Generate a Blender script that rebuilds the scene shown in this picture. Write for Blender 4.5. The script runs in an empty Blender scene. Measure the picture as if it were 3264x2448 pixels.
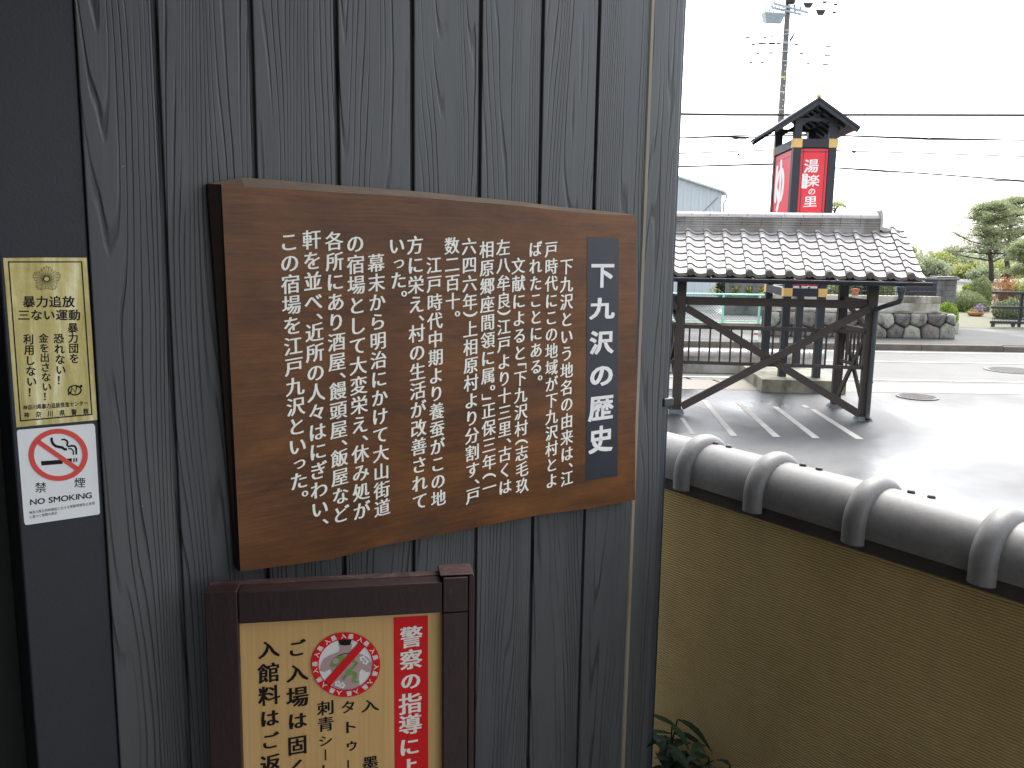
import bpy, bmesh, math, random
import numpy as np
from mathutils import Matrix, Vector

sc = bpy.context.scene
# ------------------------------------------------------------------ camera
FPX = 2767.0                      # focal length in pixels of the 3264x2448 photograph
EYE = 2.4                         # eye height above the car park
PITCH, ROLL = math.radians(9.1), 0.0159
F_ = np.array([0, math.cos(PITCH), -math.sin(PITCH)])
R0 = np.array([1.0, 0, 0]); U0 = np.array([0, math.sin(PITCH), math.cos(PITCH)])
RC = math.cos(ROLL) * R0 + math.sin(ROLL) * U0
UC = math.cos(ROLL) * U0 - math.sin(ROLL) * R0
CAM = np.array([0, 0, EYE])
cd = bpy.data.cameras.new("camera"); cam = bpy.data.objects.new("camera", cd)
sc.collection.objects.link(cam)
cd.sensor_width = 36.0; cd.lens = 36.0 * FPX / 3264.0; cd.clip_start = 0.05; cd.clip_end = 3000
cam.matrix_world = Matrix(((RC[0], UC[0], -F_[0], 0), (RC[1], UC[1], -F_[1], 0), (RC[2], UC[2], -F_[2], EYE), (0, 0, 0, 1)))
sc.camera = cam
# ------------------------------------------------------------------ light: bright overcast
SUN_EL, SUN_ROT = math.radians(58), math.radians(25)
w = bpy.data.worlds.new("World"); sc.world = w; w.use_nodes = True
wn = w.node_tree.nodes; wl = w.node_tree.links
sky = wn.new("ShaderNodeTexSky"); sky.sky_type = 'NISHITA'; sky.sun_disc = False
sky.sun_elevation = SUN_EL; sky.sun_rotation = SUN_ROT; sky.dust_density = 3.0; sky.air_density = 1.0
hs = wn.new("ShaderNodeHueSaturation"); hs.inputs['Saturation'].default_value = 0.30
wl.new(sky.outputs[0], hs.inputs['Color'])
bg = wn["Background"]; bg.inputs['Strength'].default_value = 0.15
wl.new(hs.outputs[0], bg.inputs['Color'])
sd = bpy.data.lights.new("sun", 'SUN'); sd.energy = 1.0; sd.angle = math.radians(25); sd.color = (1, 0.97, 0.93)
sun = bpy.data.objects.new("sun", sd); sc.collection.objects.link(sun)
sun.rotation_euler = Vector((-math.sin(SUN_ROT) * math.cos(SUN_EL), -math.cos(SUN_ROT) * math.cos(SUN_EL), -math.sin(SUN_EL))).to_track_quat('-Z', 'Y').to_euler()
sun.location = (10, 20, 40)
sc.view_settings.view_transform = 'Standard'; sc.view_settings.look = 'None'
sc.view_settings.gamma = 1.0; sc.view_settings.use_curve_mapping = False
sc.view_settings.exposure = 2.05
sc.cycles.use_denoising = True
sc.cycles.max_bounces = 8

# ------------------------------------------------------------------ helpers: measuring
def ray(u, v): return F_ + (u - 1632) / FPX * RC - (v - 1224) / FPX * UC
def gp(u, v, z=0.0):
    d = ray(u, v); return CAM + d * ((z - EYE) / d[2])
def pp(u, v, Y):
    d = ray(u, v); return CAM + d * (Y / d[1])

class Frame:
    def __init__(s, o, yaw):
        s.o = np.array([o[0], o[1], o[2] if len(o) > 2 else 0.0], float); y = math.radians(yaw); s.yaw = y
        s.a = np.array([math.cos(y), math.sin(y), 0]); s.b = np.array([-math.sin(y), math.cos(y), 0])
    def mat(s): return Matrix.Translation(Vector(s.o)) @ Matrix.Rotation(s.yaw, 4, 'Z')
    def loc(s, P):
        q = np.asarray(P) - s.o; return np.array([q @ s.a, q @ s.b, q[2]])
    def px(s, u, v, d):                 # pixel -> local (x, z) on the plane y = d
        r = ray(u, v); t = ((s.o - CAM) @ s.b + d) / (r @ s.b); q = CAM + r * t - s.o
        return np.array([q @ s.a, q[2]])
WORLD = Frame((0, 0, 0), 0)
WD = 1.45                               # the timber wall is this far from the eye
TH = math.radians(54.1)
WALL = Frame((-WD * math.cos(TH), WD * math.sin(TH), 0), 90 - 54.1)   # x along the wall, -y towards the viewer

# ------------------------------------------------------------------ helpers: meshes and things
COL = sc.collection
PLACE = {}
class MB:
    def __init__(s): s.v = []; s.f = []; s.m = []; s.t = []; s.mi = 0; s.tone = 0.5
    def add(s, vs, fs):
        n = len(s.v); s.v += [tuple(map(float, p)) for p in vs]; s.t += [s.tone] * len(vs)
        for f in fs: s.f.append(tuple(i + n for i in f)); s.m.append(s.mi)
        return s
    def box(s, x0, x1, y0, y1, z0, z1):
        return s.add([(x0, y0, z0), (x1, y0, z0), (x1, y1, z0), (x0, y1, z0), (x0, y0, z1), (x1, y0, z1), (x1, y1, z1), (x0, y1, z1)],
                     [(0, 3, 2, 1), (4, 5, 6, 7), (0, 1, 5, 4), (1, 2, 6, 5), (2, 3, 7, 6), (3, 0, 4, 7)])
    def bar(s, a, b, w, h, up=(0, 0, 1)):
        a = np.array(a, float); b = np.array(b, float); d = b - a; d /= np.linalg.norm(d)
        sd_ = np.cross(d, np.array(up, float)); sd_ /= np.linalg.norm(sd_); u = np.cross(sd_, d)
        vs = [p + sx * sd_ * w / 2 + sy * u * h / 2 for p in (a, b) for sx, sy in ((-1, -1), (1, -1), (1, 1), (-1, 1))]
        return s.add(vs, [(0, 1, 2, 3), (7, 6, 5, 4), (0, 4, 5, 1), (1, 5, 6, 2), (2, 6, 7, 3), (3, 7, 4, 0)])
    def tube(s, pts, r, n=8, cap=True):
        pts = [np.array(p, float) for p in pts]; rs = r if hasattr(r, '__len__') else [r] * len(pts)
        rings = []; ref = None
        for i, p in enumerate(pts):
            d = pts[min(i + 1, len(pts) - 1)] - pts[max(i - 1, 0)]; d /= (np.linalg.norm(d) + 1e-9)
            if ref is None: ref = np.array([0, 0, 1.0]) if abs(d[2]) < .9 else np.array([1.0, 0, 0])
            e = ref - d * (ref @ d); e /= (np.linalg.norm(e) + 1e-9); ref = e; g = np.cross(d, e)
            rings.append([p + rs[i] * (math.cos(k * 2 * math.pi / n) * e + math.sin(k * 2 * math.pi / n) * g) for k in range(n)])
        vs = [q for rg in rings for q in rg]; fs = []
        for i in range(len(pts) - 1):
            for k in range(n): fs.append((i * n + k, i * n + (k + 1) % n, (i + 1) * n + (k + 1) % n, (i + 1) * n + k))
        if cap: fs += [tuple(range(n))[::-1], tuple((len(pts) - 1) * n + k for k in range(n))]
        return s.add(vs, fs)
    def cyl(s, a, b, r, n=16): return s.tube([a, b], r, n)
    def lathe(s, prof, c=(0, 0, 0), n=20):          # prof: (radius, z)
        vs = [(c[0] + r * math.cos(k * 2 * math.pi / n), c[1] + r * math.sin(k * 2 * math.pi / n), c[2] + z) for r, z in prof for k in range(n)]
        fs = [(i * n + k, i * n + (k + 1) % n, (i + 1) * n + (k + 1) % n, (i + 1) * n + k) for i in range(len(prof) - 1) for k in range(n)]
        fs += [tuple(range(n))[::-1], tuple((len(prof) - 1) * n + k for k in range(n))]
        return s.add(vs, fs)
    def prism(s, poly, y0, y1):                     # poly of (x, z), pushed along y
        n = len(poly)
        vs = [(x, y0, z) for x, z in poly] + [(x, y1, z) for x, z in poly]
        fs = [tuple(range(n)), tuple(range(2 * n - 1, n - 1, -1))] + [(i, n + i, n + (i + 1) % n, (i + 1) % n) for i in range(n)]
        return s.add(vs, fs)
    def prismx(s, poly, x0, x1):                    # poly of (y, z), pushed along x
        n = len(poly)
        vs = [(x0, y, z) for y, z in poly] + [(x1, y, z) for y, z in poly]
        fs = [tuple(range(n)), tuple(range(2 * n - 1, n - 1, -1))] + [(i, n + i, n + (i + 1) % n, (i + 1) % n) for i in range(n)]
        return s.add(vs, fs)
    def flat(s, poly, y):                           # a flat painted shape on a vertical face
        return s.add([(x, y, z) for x, z in poly], [tuple(range(len(poly)))])
    def blob(s, c, r, rng, n=14, m=9, rough=.12, flatten=None):
        vs = []; fs = []
        ph = [rng.uniform(0, 6.28) for _ in range(6)]
        for i in range(m + 1):
            a = math.pi * i / m
            for k in range(n):
                b = 2 * math.pi * k / n
                q = 1 + rough * (math.sin(2 * b + ph[0] + 2 * a) * .5 + math.sin(3 * a + ph[1] + b) * .5 + math.sin(5 * b + ph[2] - a) * .25)
                vs.append((c[0] + r[0] * q * math.sin(a) * math.cos(b), c[1] + r[1] * q * math.sin(a) * math.sin(b), c[2] + r[2] * q * math.cos(a)))
        for i in range(m):
            for k in range(n): fs.append((i * n + k, (i + 1) * n + k, (i + 1) * n + (k + 1) % n, i * n + (k + 1) % n))
        return s.add(vs, fs)
    def leaf(s, c, size, rng, asp=.5, nrm=None, jitter=1.0):
        a = np.array([rng.gauss(0, 1) for _ in range(3)])
        if nrm is not None: a = np.array(nrm) + jitter * .5 * a
        a /= np.linalg.norm(a); b = np.cross(a, [rng.gauss(0, 1) for _ in range(3)]); b /= np.linalg.norm(b); d = np.cross(a, b)
        c = np.array(c); L = size * rng.uniform(.6, 1.3)
        s.add([c - b * L, c + d * L * asp, c + b * L, c - d * L * asp], [(0, 1, 2, 3)])
    def build(s, name, mat, parent=None, frame=None, off=None, smooth=False, bevel=0, seg=2, label=None, fix=True):
        if parent is not None: frame, off = PLACE[parent.name]
        off = np.array(off if off is not None else (0, 0, 0), float)
        me = bpy.data.meshes.new(name)
        me.from_pydata([(p[0] - off[0], p[1] - off[1], p[2] - off[2]) for p in s.v], [], s.f)
        mats = mat if isinstance(mat, (list, tuple)) else [mat]
        for q in mats: me.materials.append(q)
        if len(mats) > 1: me.polygons.foreach_set('material_index', s.m)
        at = me.attributes.new('tone', 'FLOAT', 'POINT'); at.data.foreach_set('value', s.t)
        me.update()
        if fix:
            bm = bmesh.new(); bm.from_mesh(me); bmesh.ops.recalc_face_normals(bm, faces=bm.faces); bm.to_mesh(me); bm.free()
        if smooth:
            me.polygons.foreach_set('use_smooth', [True] * len(me.polygons))
            if smooth != 'all': me.set_sharp_from_angle(angle=math.radians(40))
        o = bpy.data.objects.new(name, me); COL.objects.link(o)
        if parent is not None: o.parent = parent
        else: o.matrix_world = (frame or WORLD).mat() @ Matrix.Translation(Vector(off))
        PLACE[o.name] = (frame or WORLD, off)
        if bevel:
            b = o.modifiers.new('bevel', 'BEVEL'); b.width = bevel; b.segments = seg; b.limit_method = 'ANGLE'; b.angle_limit = math.radians(40)
        if label: o['label'] = label
        return o

def tag(o, label=None, cat=None, group=None, kind=None):
    if label: o['label'] = label
    if cat: o['category'] = cat
    if group: o['group'] = group
    if kind: o['kind'] = kind
    return o
def thing(name, label, cat, frame=WORLD, off=(0, 0, 0), group=None):
    o = bpy.data.objects.new(name, None); COL.objects.link(o); o.empty_display_size = .2
    o.matrix_world = frame.mat() @ Matrix.Translation(Vector(off)); PLACE[o.name] = (frame, np.array(off, float))
    return tag(o, label, cat, group)
def copy_tree(o, parent=None):
    c = o.copy(); COL.objects.link(c)
    if parent is not None: c.parent = parent
    PLACE[c.name] = PLACE[o.name]
    for ch in list(o.children): copy_tree(ch, c)
    return c

# ------------------------------------------------------------------ helpers: materials
def NT(name):
    m = bpy.data.materials.new(name); m.use_nodes = True; t = m.node_tree
    return m, t, t.nodes["Principled BSDF"]
def nd(t, kind, **kw):
    n = t.nodes.new(kind)
    for k, v in kw.items():
        if k in n.inputs: n.inputs[k].default_value = v
        else: setattr(n, k, v)
    return n
def lk(t, a, b): t.links.new(a, b)
def math_(t, op, a, b=None, c=None, clamp=False):
    n = t.nodes.new('ShaderNodeMath'); n.operation = op; n.use_clamp = clamp
    for i, x in enumerate((a, b, c)):
        if x is None: continue
        if hasattr(x, 'node'): lk(t, x, n.inputs[i])
        else: n.inputs[i].default_value = x
    return n.outputs[0]
def mix_(t, fac, a, b):
    n = t.nodes.new('ShaderNodeMix'); n.data_type = 'RGBA'
    for i, x in ((0, fac), (6, a), (7, b)):
        if hasattr(x, 'node'): lk(t, x, n.inputs[i])
        else: n.inputs[i].default_value = x if i == 0 else (*x, 1) if len(x) == 3 else x
    return n.outputs[2]
def coords(t, scale=(1, 1, 1), loc=(0, 0, 0), rnd=False):
    tc = t.nodes.new('ShaderNodeTexCoord'); mp = t.nodes.new('ShaderNodeMapping')
    mp.inputs['Scale'].default_value = scale; mp.inputs['Location'].default_value = loc
    lk(t, tc.outputs['Object'], mp.inputs['Vector']); return mp.outputs[0]
def noise(t, vec, scale=5, detail=4, rough=.55, dist=0):
    n = nd(t, 'ShaderNodeTexNoise', Scale=scale, Detail=detail, Roughness=rough, Distortion=dist)
    lk(t, vec, n.inputs['Vector']); return n.outputs['Fac']
def ramp(t, fac, stops):
    n = t.nodes.new('ShaderNodeValToRGB'); e = n.color_ramp.elements
    while len(e) < len(stops): e.new(.5)
    for i, (p, c) in enumerate(stops):
        e[i].position = p; e[i].color = (*c, 1) if hasattr(c, '__len__') else (c, c, c, 1)
    lk(t, fac, n.inputs[0]); return n.outputs[0]
def bump(t, b, h, dist=.01, strength=.5):
    n = nd(t, 'ShaderNodeBump', Distance=dist, Strength=strength); lk(t, h, n.inputs['Height']); lk(t, n.outputs[0], b.inputs['Normal'])
def sc3(c, k): return tuple(min(1, x * k) for x in c)
def pm(name, col, rough=.6, var=.2, scale=6, stretch=(1, 1, 1), bmp=0.0, bscale=60, metal=0.0, spec=.5, col2=None, fine=.0):
    m, t, b = NT(name); v = coords(t, stretch)
    f = noise(t, v, scale, 6, .6)
    f2 = ramp(t, f, [(.3, 0.0), (.7, 1.0)])
    c = mix_(t, f2, sc3(col, 1 - var), col2 or sc3(col, 1 + var))
    lk(t, c, b.inputs['Base Color'])
    lk(t, math_(t, 'MULTIPLY_ADD', f, .25 * rough, rough * .87, True), b.inputs['Roughness'])
    b.inputs['Metallic'].default_value = metal; b.inputs['Specular IOR Level'].default_value = spec
    if bmp: bump(t, b, noise(t, v, bscale, 4, .6), .01, bmp)
    return m
def leafmat(name, c1, c2, rough=.6):
    m, t, b = NT(name)
    a = nd(t, 'ShaderNodeAttribute', attribute_name='tone')
    lk(t, mix_(t, a.outputs['Fac'], c1, c2), b.inputs['Base Color'])
    b.inputs['Roughness'].default_value = rough; b.inputs['Specular IOR Level'].default_value = .25
    tr = t.nodes.new('ShaderNodeBsdfTranslucent'); lk(t, mix_(t, a.outputs['Fac'], c1, c2), tr.inputs['Color'])
    mx = t.nodes.new('ShaderNodeMixShader'); mx.inputs[0].default_value = .3
    lk(t, b.outputs[0], mx.inputs[1]); lk(t, tr.outputs[0], mx.inputs[2]); lk(t, mx.outputs[0], t.nodes['Material Output'].inputs[0])
    return m
def stained(name, c1, c2, cstain, rough=.85, scale=3, zlow=0.0, zhigh=.3):
    """concrete or render with moss and dirt blotches"""
    m, t, b = NT(name); v = coords(t)
    f = noise(t, v, scale * 4, 6, .65); g = noise(t, coords(t, (1, 1, .45)), scale, 5, .65)
    base = mix_(t, ramp(t, f, [(.3, 0.), (.7, 1.)]), c1, c2)
    lk(t, mix_(t, ramp(t, g, [(.46, 0.), (.66, 1.)]), base, cstain), b.inputs['Base Color'])
    b.inputs['Roughness'].default_value = rough; bump(t, b, noise(t, v, 90, 4, .6), .006, .5)
    return m

M = {}
def siding_mat():
    m, t, b = NT('grey_siding_board')
    tc = t.nodes.new('ShaderNodeTexCoord'); sp = t.nodes.new('ShaderNodeSeparateXYZ'); lk(t, tc.outputs['Object'], sp.inputs[0])
    s_, z_ = sp.outputs[0], sp.outputs[2]
    idn = math_(t, 'FLOOR', math_(t, 'DIVIDE', math_(t, 'SUBTRACT', s_, S0), SP))
    wnz = t.nodes.new('ShaderNodeTexWhiteNoise'); wnz.noise_dimensions = '1D'; lk(t, idn, wnz.inputs['W']); r = wnz.outputs['Value']
    def cv(ks, kz, o):
        c = t.nodes.new('ShaderNodeCombineXYZ')
        lk(t, math_(t, 'MULTIPLY_ADD', s_, ks, math_(t, 'MULTIPLY', r, 37.0 + o)), c.inputs[0])
        lk(t, math_(t, 'MULTIPLY_ADD', z_, kz, math_(t, 'MULTIPLY', r, 91.0)), c.inputs[1]); c.inputs[2].default_value = o
        return c.outputs[0]
    n1 = noise(t, cv(11, .75, 0), 1, 1.5, .42)
    n2 = noise(t, cv(20, 4.0, 3), 1, 2, .5)
    sgn = math_(t, 'MULTIPLY_ADD', r, 40, 62)
    g = math_(t, 'ADD', math_(t, 'MULTIPLY', s_, sgn), math_(t, 'ADD', math_(t, 'MULTIPLY', n1, 17), math_(t, 'MULTIPLY', n2, .7)))
    tri = math_(t, 'ABSOLUTE', math_(t, 'SUBTRACT', math_(t, 'FRACT', g), .5))         # 0 mid .. .5 line
    n3 = noise(t, cv(26, 1.3, 7), 1, 2, .5)
    amp = ramp(t, n3, [(.36, 0.0), (.58, 1.0)])
    groove = math_(t, 'MULTIPLY', ramp(t, tri, [(.34, 0.), (.45, 1.)]), amp)
    fine = noise(t, cv(420, 8, 2), 1, 2, .5)
    soft = math_(t, 'MULTIPLY', noise(t, cv(60, 3, 5), 1, 2, .5), .35)
    h = math_(t, 'ADD', math_(t, 'MULTIPLY', groove, -1.0), math_(t, 'MULTIPLY_ADD', fine, .12, soft))
    base = mix_(t, ramp(t, noise(t, cv(14, 2, 11), 1, 4, .6), [(.3, 0.), (.7, 1.)]), (.057, .062, .0645), (.078, .0815, .0815))
    spk = noise(t, coords(t, (1, 1, 1)), 95, 2, .5)
    base = mix_(t, ramp(t, spk, [(.775, 0.), (.79, .8)]), base, (.30, .31, .31))
    lk(t, mix_(t, math_(t, 'MULTIPLY', groove, .64), base, (.010, .011, .013)), b.inputs['Base Color'])
    lk(t, math_(t, 'MULTIPLY_ADD', fine, .12, .46), b.inputs['Roughness']); b.inputs['Specular IOR Level'].default_value = .5
    bump(t, b, h, .0022, .8)
    return m
S0, SP = 0.3672 - 0.1489 * 2, 0.1489           # seams of the wall boards
def wood_board_mat():
    m, t, b = NT('stained_wood_slab')
    v = coords(t, (1.3, 1, 11)); wv = noise(t, coords(t, (1.2, 1, 2.2), (3, 0, 1)), 2.2, 2, .5)
    c = t.nodes.new('ShaderNodeVectorMath'); c.operation = 'MULTIPLY_ADD'
    cmb = t.nodes.new('ShaderNodeCombineXYZ'); lk(t, wv, cmb.inputs[2]); lk(t, cmb.outputs[0], c.inputs[0]); c.inputs[1].default_value = (0, 0, 1.9); lk(t, v, c.inputs[2])
    rings = noise(t, c.outputs[0], 2.6, 8, .72, .15)
    fine = noise(t, coords(t, (5, 1, 190)), 1, 4, .7)
    blot = noise(t, coords(t, (1, 1, 2.4)), 4.2, 6, .68)
    f = math_(t, 'ADD', math_(t, 'MULTIPLY', rings, .58), math_(t, 'MULTIPLY', fine, .42))
    col = ramp(t, f, [(.30, (.050, .019, .007)), (.45, (.108, .042, .013)), (.56, (.160, .064, .019)), (.72, (.215, .095, .031))])
    pat = noise(t, coords(t, (1.2, 1, 3.0), (4, 0, 2)), 3.0, 5, .62)
    col = mix_(t, ramp(t, pat, [(.45, 0.), (.68, .55)]), col, (.215, .086, .024))
    lk(t, mix_(t, ramp(t, blot, [(.40, 0.), (.70, .75)]), col, (.048, .021, .010)), b.inputs['Base Color'])
    lk(t, math_(t, 'MULTIPLY_ADD', blot, .25, .30), b.inputs['Roughness']); b.inputs['Specular IOR Level'].default_value = .32
    bump(t, b, f, .002, .35)
    return m
def rib_mat():
    m, t, b = NT('combed_ochre_plaster')
    tc = t.nodes.new('ShaderNodeTexCoord'); sp = t.nodes.new('ShaderNodeSeparateXYZ'); lk(t, tc.outputs['Object'], sp.inputs[0])
    wob = noise(t, coords(t, (1, 3, 3)), 4, 3, .5); ed = noise(t, coords(t), 160, 3, .6)
    ph = math_(t, 'ADD', math_(t, 'MULTIPLY', sp.outputs[2], 2 * math.pi / .0066), math_(t, 'ADD', math_(t, 'MULTIPLY', wob, 3.5), math_(t, 'MULTIPLY', ed, 1.1)))
    s = math_(t, 'MULTIPLY_ADD', math_(t, 'SINE', ph), .5, .5)
    rib = ramp(t, s, [(.15, 0.), (.75, 1.)])
    big = noise(t, coords(t), 3, 5, .62)
    base = mix_(t, ramp(t, big, [(.3, 0.), (.7, 1.)]), (.50, .365, .155), (.62, .47, .22))
    strk = noise(t, coords(t, (1, 5, 1.6)), 2.2, 6, .7)
    base = mix_(t, ramp(t, strk, [(.45, 0.), (.8, .22)]), base, (.20, .15, .07))
    sp2 = noise(t, coords(t), 220, 2, .5)
    base = mix_(t, ramp(t, sp2, [(.70, 0.), (.78, .7)]), base, (.07, .05, .03))
    lk(t, mix_(t, math_(t, 'MULTIPLY', math_(t, 'SUBTRACT', 1.0, rib), .50), base, (.12, .085, .036)), b.inputs['Base Color'])
    b.inputs['Roughness'].default_value = .92; b.inputs['Specular IOR Level'].default_value = .15
    bump(t, b, math_(t, 'ADD', rib, math_(t, 'MULTIPLY', noise(t, coords(t), 300, 3, .6), .4)), .003, 1.0)
    return m
def asphalt_mat(name, c1, c2, wet=.5, scale=.35, seed=0.0, speck=.16, dry=.62, spec=.5):
    m, t, b = NT(name); v = coords(t, (1, 1, 1), (seed, seed * .7, 0))
    pud = noise(t, coords(t, (1.0, .62, 1), (seed, seed * .3, 0)), scale, 5, .55, .4)
    lo = .58 - wet * .22
    wm = ramp(t, pud, [(lo, 0.), (lo + .20, 1.)])
    ag = noise(t, v, 75, 4, .75); big = noise(t, v, 1.3, 5, .6)
    base = mix_(t, ramp(t, big, [(.3, 0.), (.7, 1.)]), c1, c2)
    base = mix_(t, ramp(t, ag, [(.60, 0.), (.72, speck * 3)]), base, sc3(c2, 2.0))
    lk(t, mix_(t, math_(t, 'MULTIPLY', wm, .45), base, sc3(c1, .45)), b.inputs['Base Color'])
    lk(t, math_(t, 'ADD', math_(t, 'MULTIPLY', wm, -(dry - .13)), dry), b.inputs['Roughness'])
    b.inputs['Specular IOR Level'].default_value = spec
    n = nd(t, 'ShaderNodeBump', Distance=.006); lk(t, ag, n.inputs['Height'])
    lk(t, math_(t, 'MULTIPLY_ADD', wm, -.42, .45), n.inputs['Strength']); lk(t, n.outputs[0], b.inputs['Normal'])
    return m
def kawara_mat(name, c1, c2, rough=.45):
    m, t, b = NT(name); v = coords(t)
    f = noise(t, v, 5, 6, .62); g = noise(t, v, 70, 4, .6)
    a = nd(t, 'ShaderNodeAttribute', attribute_name='tone')
    c = mix_(t, ramp(t, f, [(.3, 0.), (.7, 1.)]), c1, c2)
    c = mix_(t, ramp(t, g, [(.5, 0.), (.75, .35)]), c, sc3(c1, .55))
    c = mix_(t, math_(t, 'MULTIPLY', math_(t, 'SUBTRACT', a.outputs['Fac'], .5), .5, clamp=True), c, sc3(c1, .6))
    lk(t, c, b.inputs['Base Color']); lk(t, math_(t, 'MULTIPLY_ADD', f, .25, rough - .1), b.inputs['Roughness'])
    bump(t, b, g, .003, .10); return m
def worn_paint(name, c, cw, amount=.62, rough=.5, stretch=(1, 1, 1), scale=14):
    m, t, b = NT(name); v = coords(t, stretch)
    n = noise(t, v, scale, 6, .7); n2 = noise(t, coords(t), 3, 4, .6)
    base = mix_(t, ramp(t, n2, [(.3, 0.), (.7, 1.)]), sc3(c, .82), sc3(c, 1.15))
    lk(t, mix_(t, ramp(t, n, [(amount, 0.), (amount + .07, .8)]), base, cw), b.inputs['Base Color'])
    lk(t, math_(t, 'MULTIPLY_ADD', n, .2, rough - .1), b.inputs['Roughness']); bump(t, b, n, .003, .4); return m
def gold_foil():
    m, t, b = NT('gold_foil'); v = coords(t, (9, 1, 1.2)); f = noise(t, v, 6, 5, .6, .5); g = noise(t, coords(t), 60, 3, .6)
    lk(t, ramp(t, f, [(.3, (.36, .29, .09)), (.48, (.50, .42, .16)), (.56, (.58, .50, .23)), (.72, (.80, .76, .52))]), b.inputs['Base Color'])
    b.inputs['Metallic'].default_value = .45; lk(t, math_(t, 'MULTIPLY_ADD', f, .3, .2), b.inputs['Roughness']); bump(t, b, g, .002, .35); return m
def stone_mat():
    m, t, b = NT('field_stone'); v = coords(t)
    a = nd(t, 'ShaderNodeAttribute', attribute_name='tone')
    base = ramp(t, a.outputs['Fac'], [(.0, (.10, .09, .088)), (.35, (.15, .134, .12)), (.65, (.215, .203, .165)), (1., (.33, .345, .285))])
    n = noise(t, v, 9, 6, .65); n2 = noise(t, coords(t, (1, 1, .3)), 5, 4, .6)
    c = mix_(t, ramp(t, n, [(.40, 0.), (.7, .55)]), base, (.24, .23, .20))
    c = mix_(t, ramp(t, n2, [(.48, 0.), (.66, .65)]), c, (.05, .045, .043))
    lk(t, c, b.inputs['Base Color']); b.inputs['Roughness'].default_value = .85; bump(t, b, n, .03, .6); return m

M['siding'] = siding_mat(); M['slab'] = wood_board_mat(); M['rib'] = rib_mat()
M['post'] = pm('dark_flat_paint', (.011, .0145, .021), .5, .12, 4, bmp=.08, bscale=200)
M['trim'] = pm('grey_metal_trim', (.046, .053, .058), .42, .06, 3)
M['trimdark'] = pm('dark_metal_edge', (.018, .022, .028), .4, .1, 3)
M['seal'] = pm('aged_sealant', (.23, .20, .15), .6, .25, 9, (1, 1, .3))
M['black'] = pm('black_recess', (.008, .009, .010), .6, .2, 3)
M['soffit'] = pm('pale_soffit', (.30, .285, .26), .7, .1, 3)
M['porchfloor'] = pm('porch_tile', (.17, .165, .155), .5, .15, 3)
M['panelwall'] = pm('shade_wall_paint', (.10, .10, .10), .6, .1, 2)
M['letter'] = pm('cream_paint', (.84, .82, .73), .6, .06, 40)
M['white'] = pm('white_paint', (.78, .77, .74), .5, .04, 20)
M['navy'] = pm('black_lacquer_panel', (.020, .024, .033), .45, .12, 18, (1, 1, .15))
M['maroon'] = worn_paint('maroon_paint', (.022, .0070, .0072), (.060, .028, .024), .66, .5, (3, 3, 1), 18)
M['maroon_worn'] = worn_paint('worn_maroon_paint', (.040, .016, .015), (.09, .052, .042), .52, .6, (1, 1, 1), 45)
def ply():
    m, t, b = NT('pale_veneer'); f = noise(t, coords(t, (160, 1, 3.2)), 1, 4, .6); g = noise(t, coords(t, (18, 1, 1.2)), 1, 3, .6)
    q = math_(t, 'ADD', math_(t, 'MULTIPLY', f, .6), math_(t, 'MULTIPLY', g, .4))
    lk(t, ramp(t, q, [(.3, (.52, .30, .105)), (.5, (.62, .385, .145)), (.7, (.68, .45, .195))]), b.inputs['Base Color']); b.inputs['Roughness'].default_value = .45; return m
M['veneer'] = ply()
M['red'] = pm('red_print', (.66, .012, .016), .5, .04, 9, spec=.2)
M['redsign'] = pm('red_sign_panel', (.72, .026, .042), .4, .05, 4)
M['ink'] = pm('black_ink', (.010, .009, .010), .6, .1, 30, spec=.2)
M['gold'] = gold_foil()
M['sticker'] = pm('white_vinyl', (.78, .80, .80), .35, .03, 20)
M['redsafe'] = pm('safety_red_print', (.68, .060, .045), .4, .04, 20)
M['pink'] = pm('dusty_pink_print', (.46, .32, .31), .5, .04, 20)
M['green_ink'] = pm('green_print', (.17, .30, .07), .5, .25, 90)
M['kawara'] = kawara_mat('silver_grey_roof_tile', (.32, .305, .295), (.44, .42, .405), .5)
M['kawara_dark'] = kawara_mat('mossy_tile_edge', (.042, .036, .031), (.085, .075, .064), .85)
M['ridge'] = stained('weathered_ridge_course', (.15, .134, .118), (.22, .20, .18), (.33, .32, .305), scale=1.8)
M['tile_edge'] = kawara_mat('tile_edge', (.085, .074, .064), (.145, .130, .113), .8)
M['slabend'] = pm('shade_dark_slab_end', (.022, .011, .007), .7, .3, 20)  # left end face of the slab: its shade painted in as darker brown
M['slabedge'] = pm('bare_slab_edge', (.125, .085, .050), .6, .3, 8, (1, 1, 6))
M['cap'] = kawara_mat('grey_cap_tile', (.100, .0985, .096), (.170, .166, .159), .48)
M['mortar'] = pm('dark_mortar', (.045, .038, .033), .9, .3, 14)
M['nail'] = pm('dark_nail_head', (.03, .028, .03), .35, .1, 20, metal=.6)
M['timber'] = worn_paint('brown_stained_timber', (.036, .0255, .0205), (.10, .08, .065), .66, .7, (2, 2, 2), 5)
M['gutter'] = pm('black_pvc', (.020, .022, .028), .4, .12, 6)
M['pipe'] = pm('dark_downpipe', (.028, .034, .036), .45, .2, 9)
M['footing'] = pm('grey_painted_concrete', (.12, .135, .14), .8, .2, 12, bmp=.3)
M['sill'] = stained('weathered_concrete', (.36, .33, .27), (.46, .43, .36), (.11, .10, .07), scale=1.6)
M['mossy'] = stained('mossy_concrete', (.22, .21, .16), (.30, .28, .21), (.075, .075, .045), scale=2.6)
M['render'] = stained('white_wall_render', (.50, .49, .44), (.60, .58, .53), (.20, .19, .15), scale=1.1)
M['block'] = stained('grey_block', (.125, .119, .11), (.20, .19, .178), (.055, .052, .048), scale=2.2)
M['towerblack'] = pm('blue_black_paint', (.0125, .0155, .022), .45, .15, 4)
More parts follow.
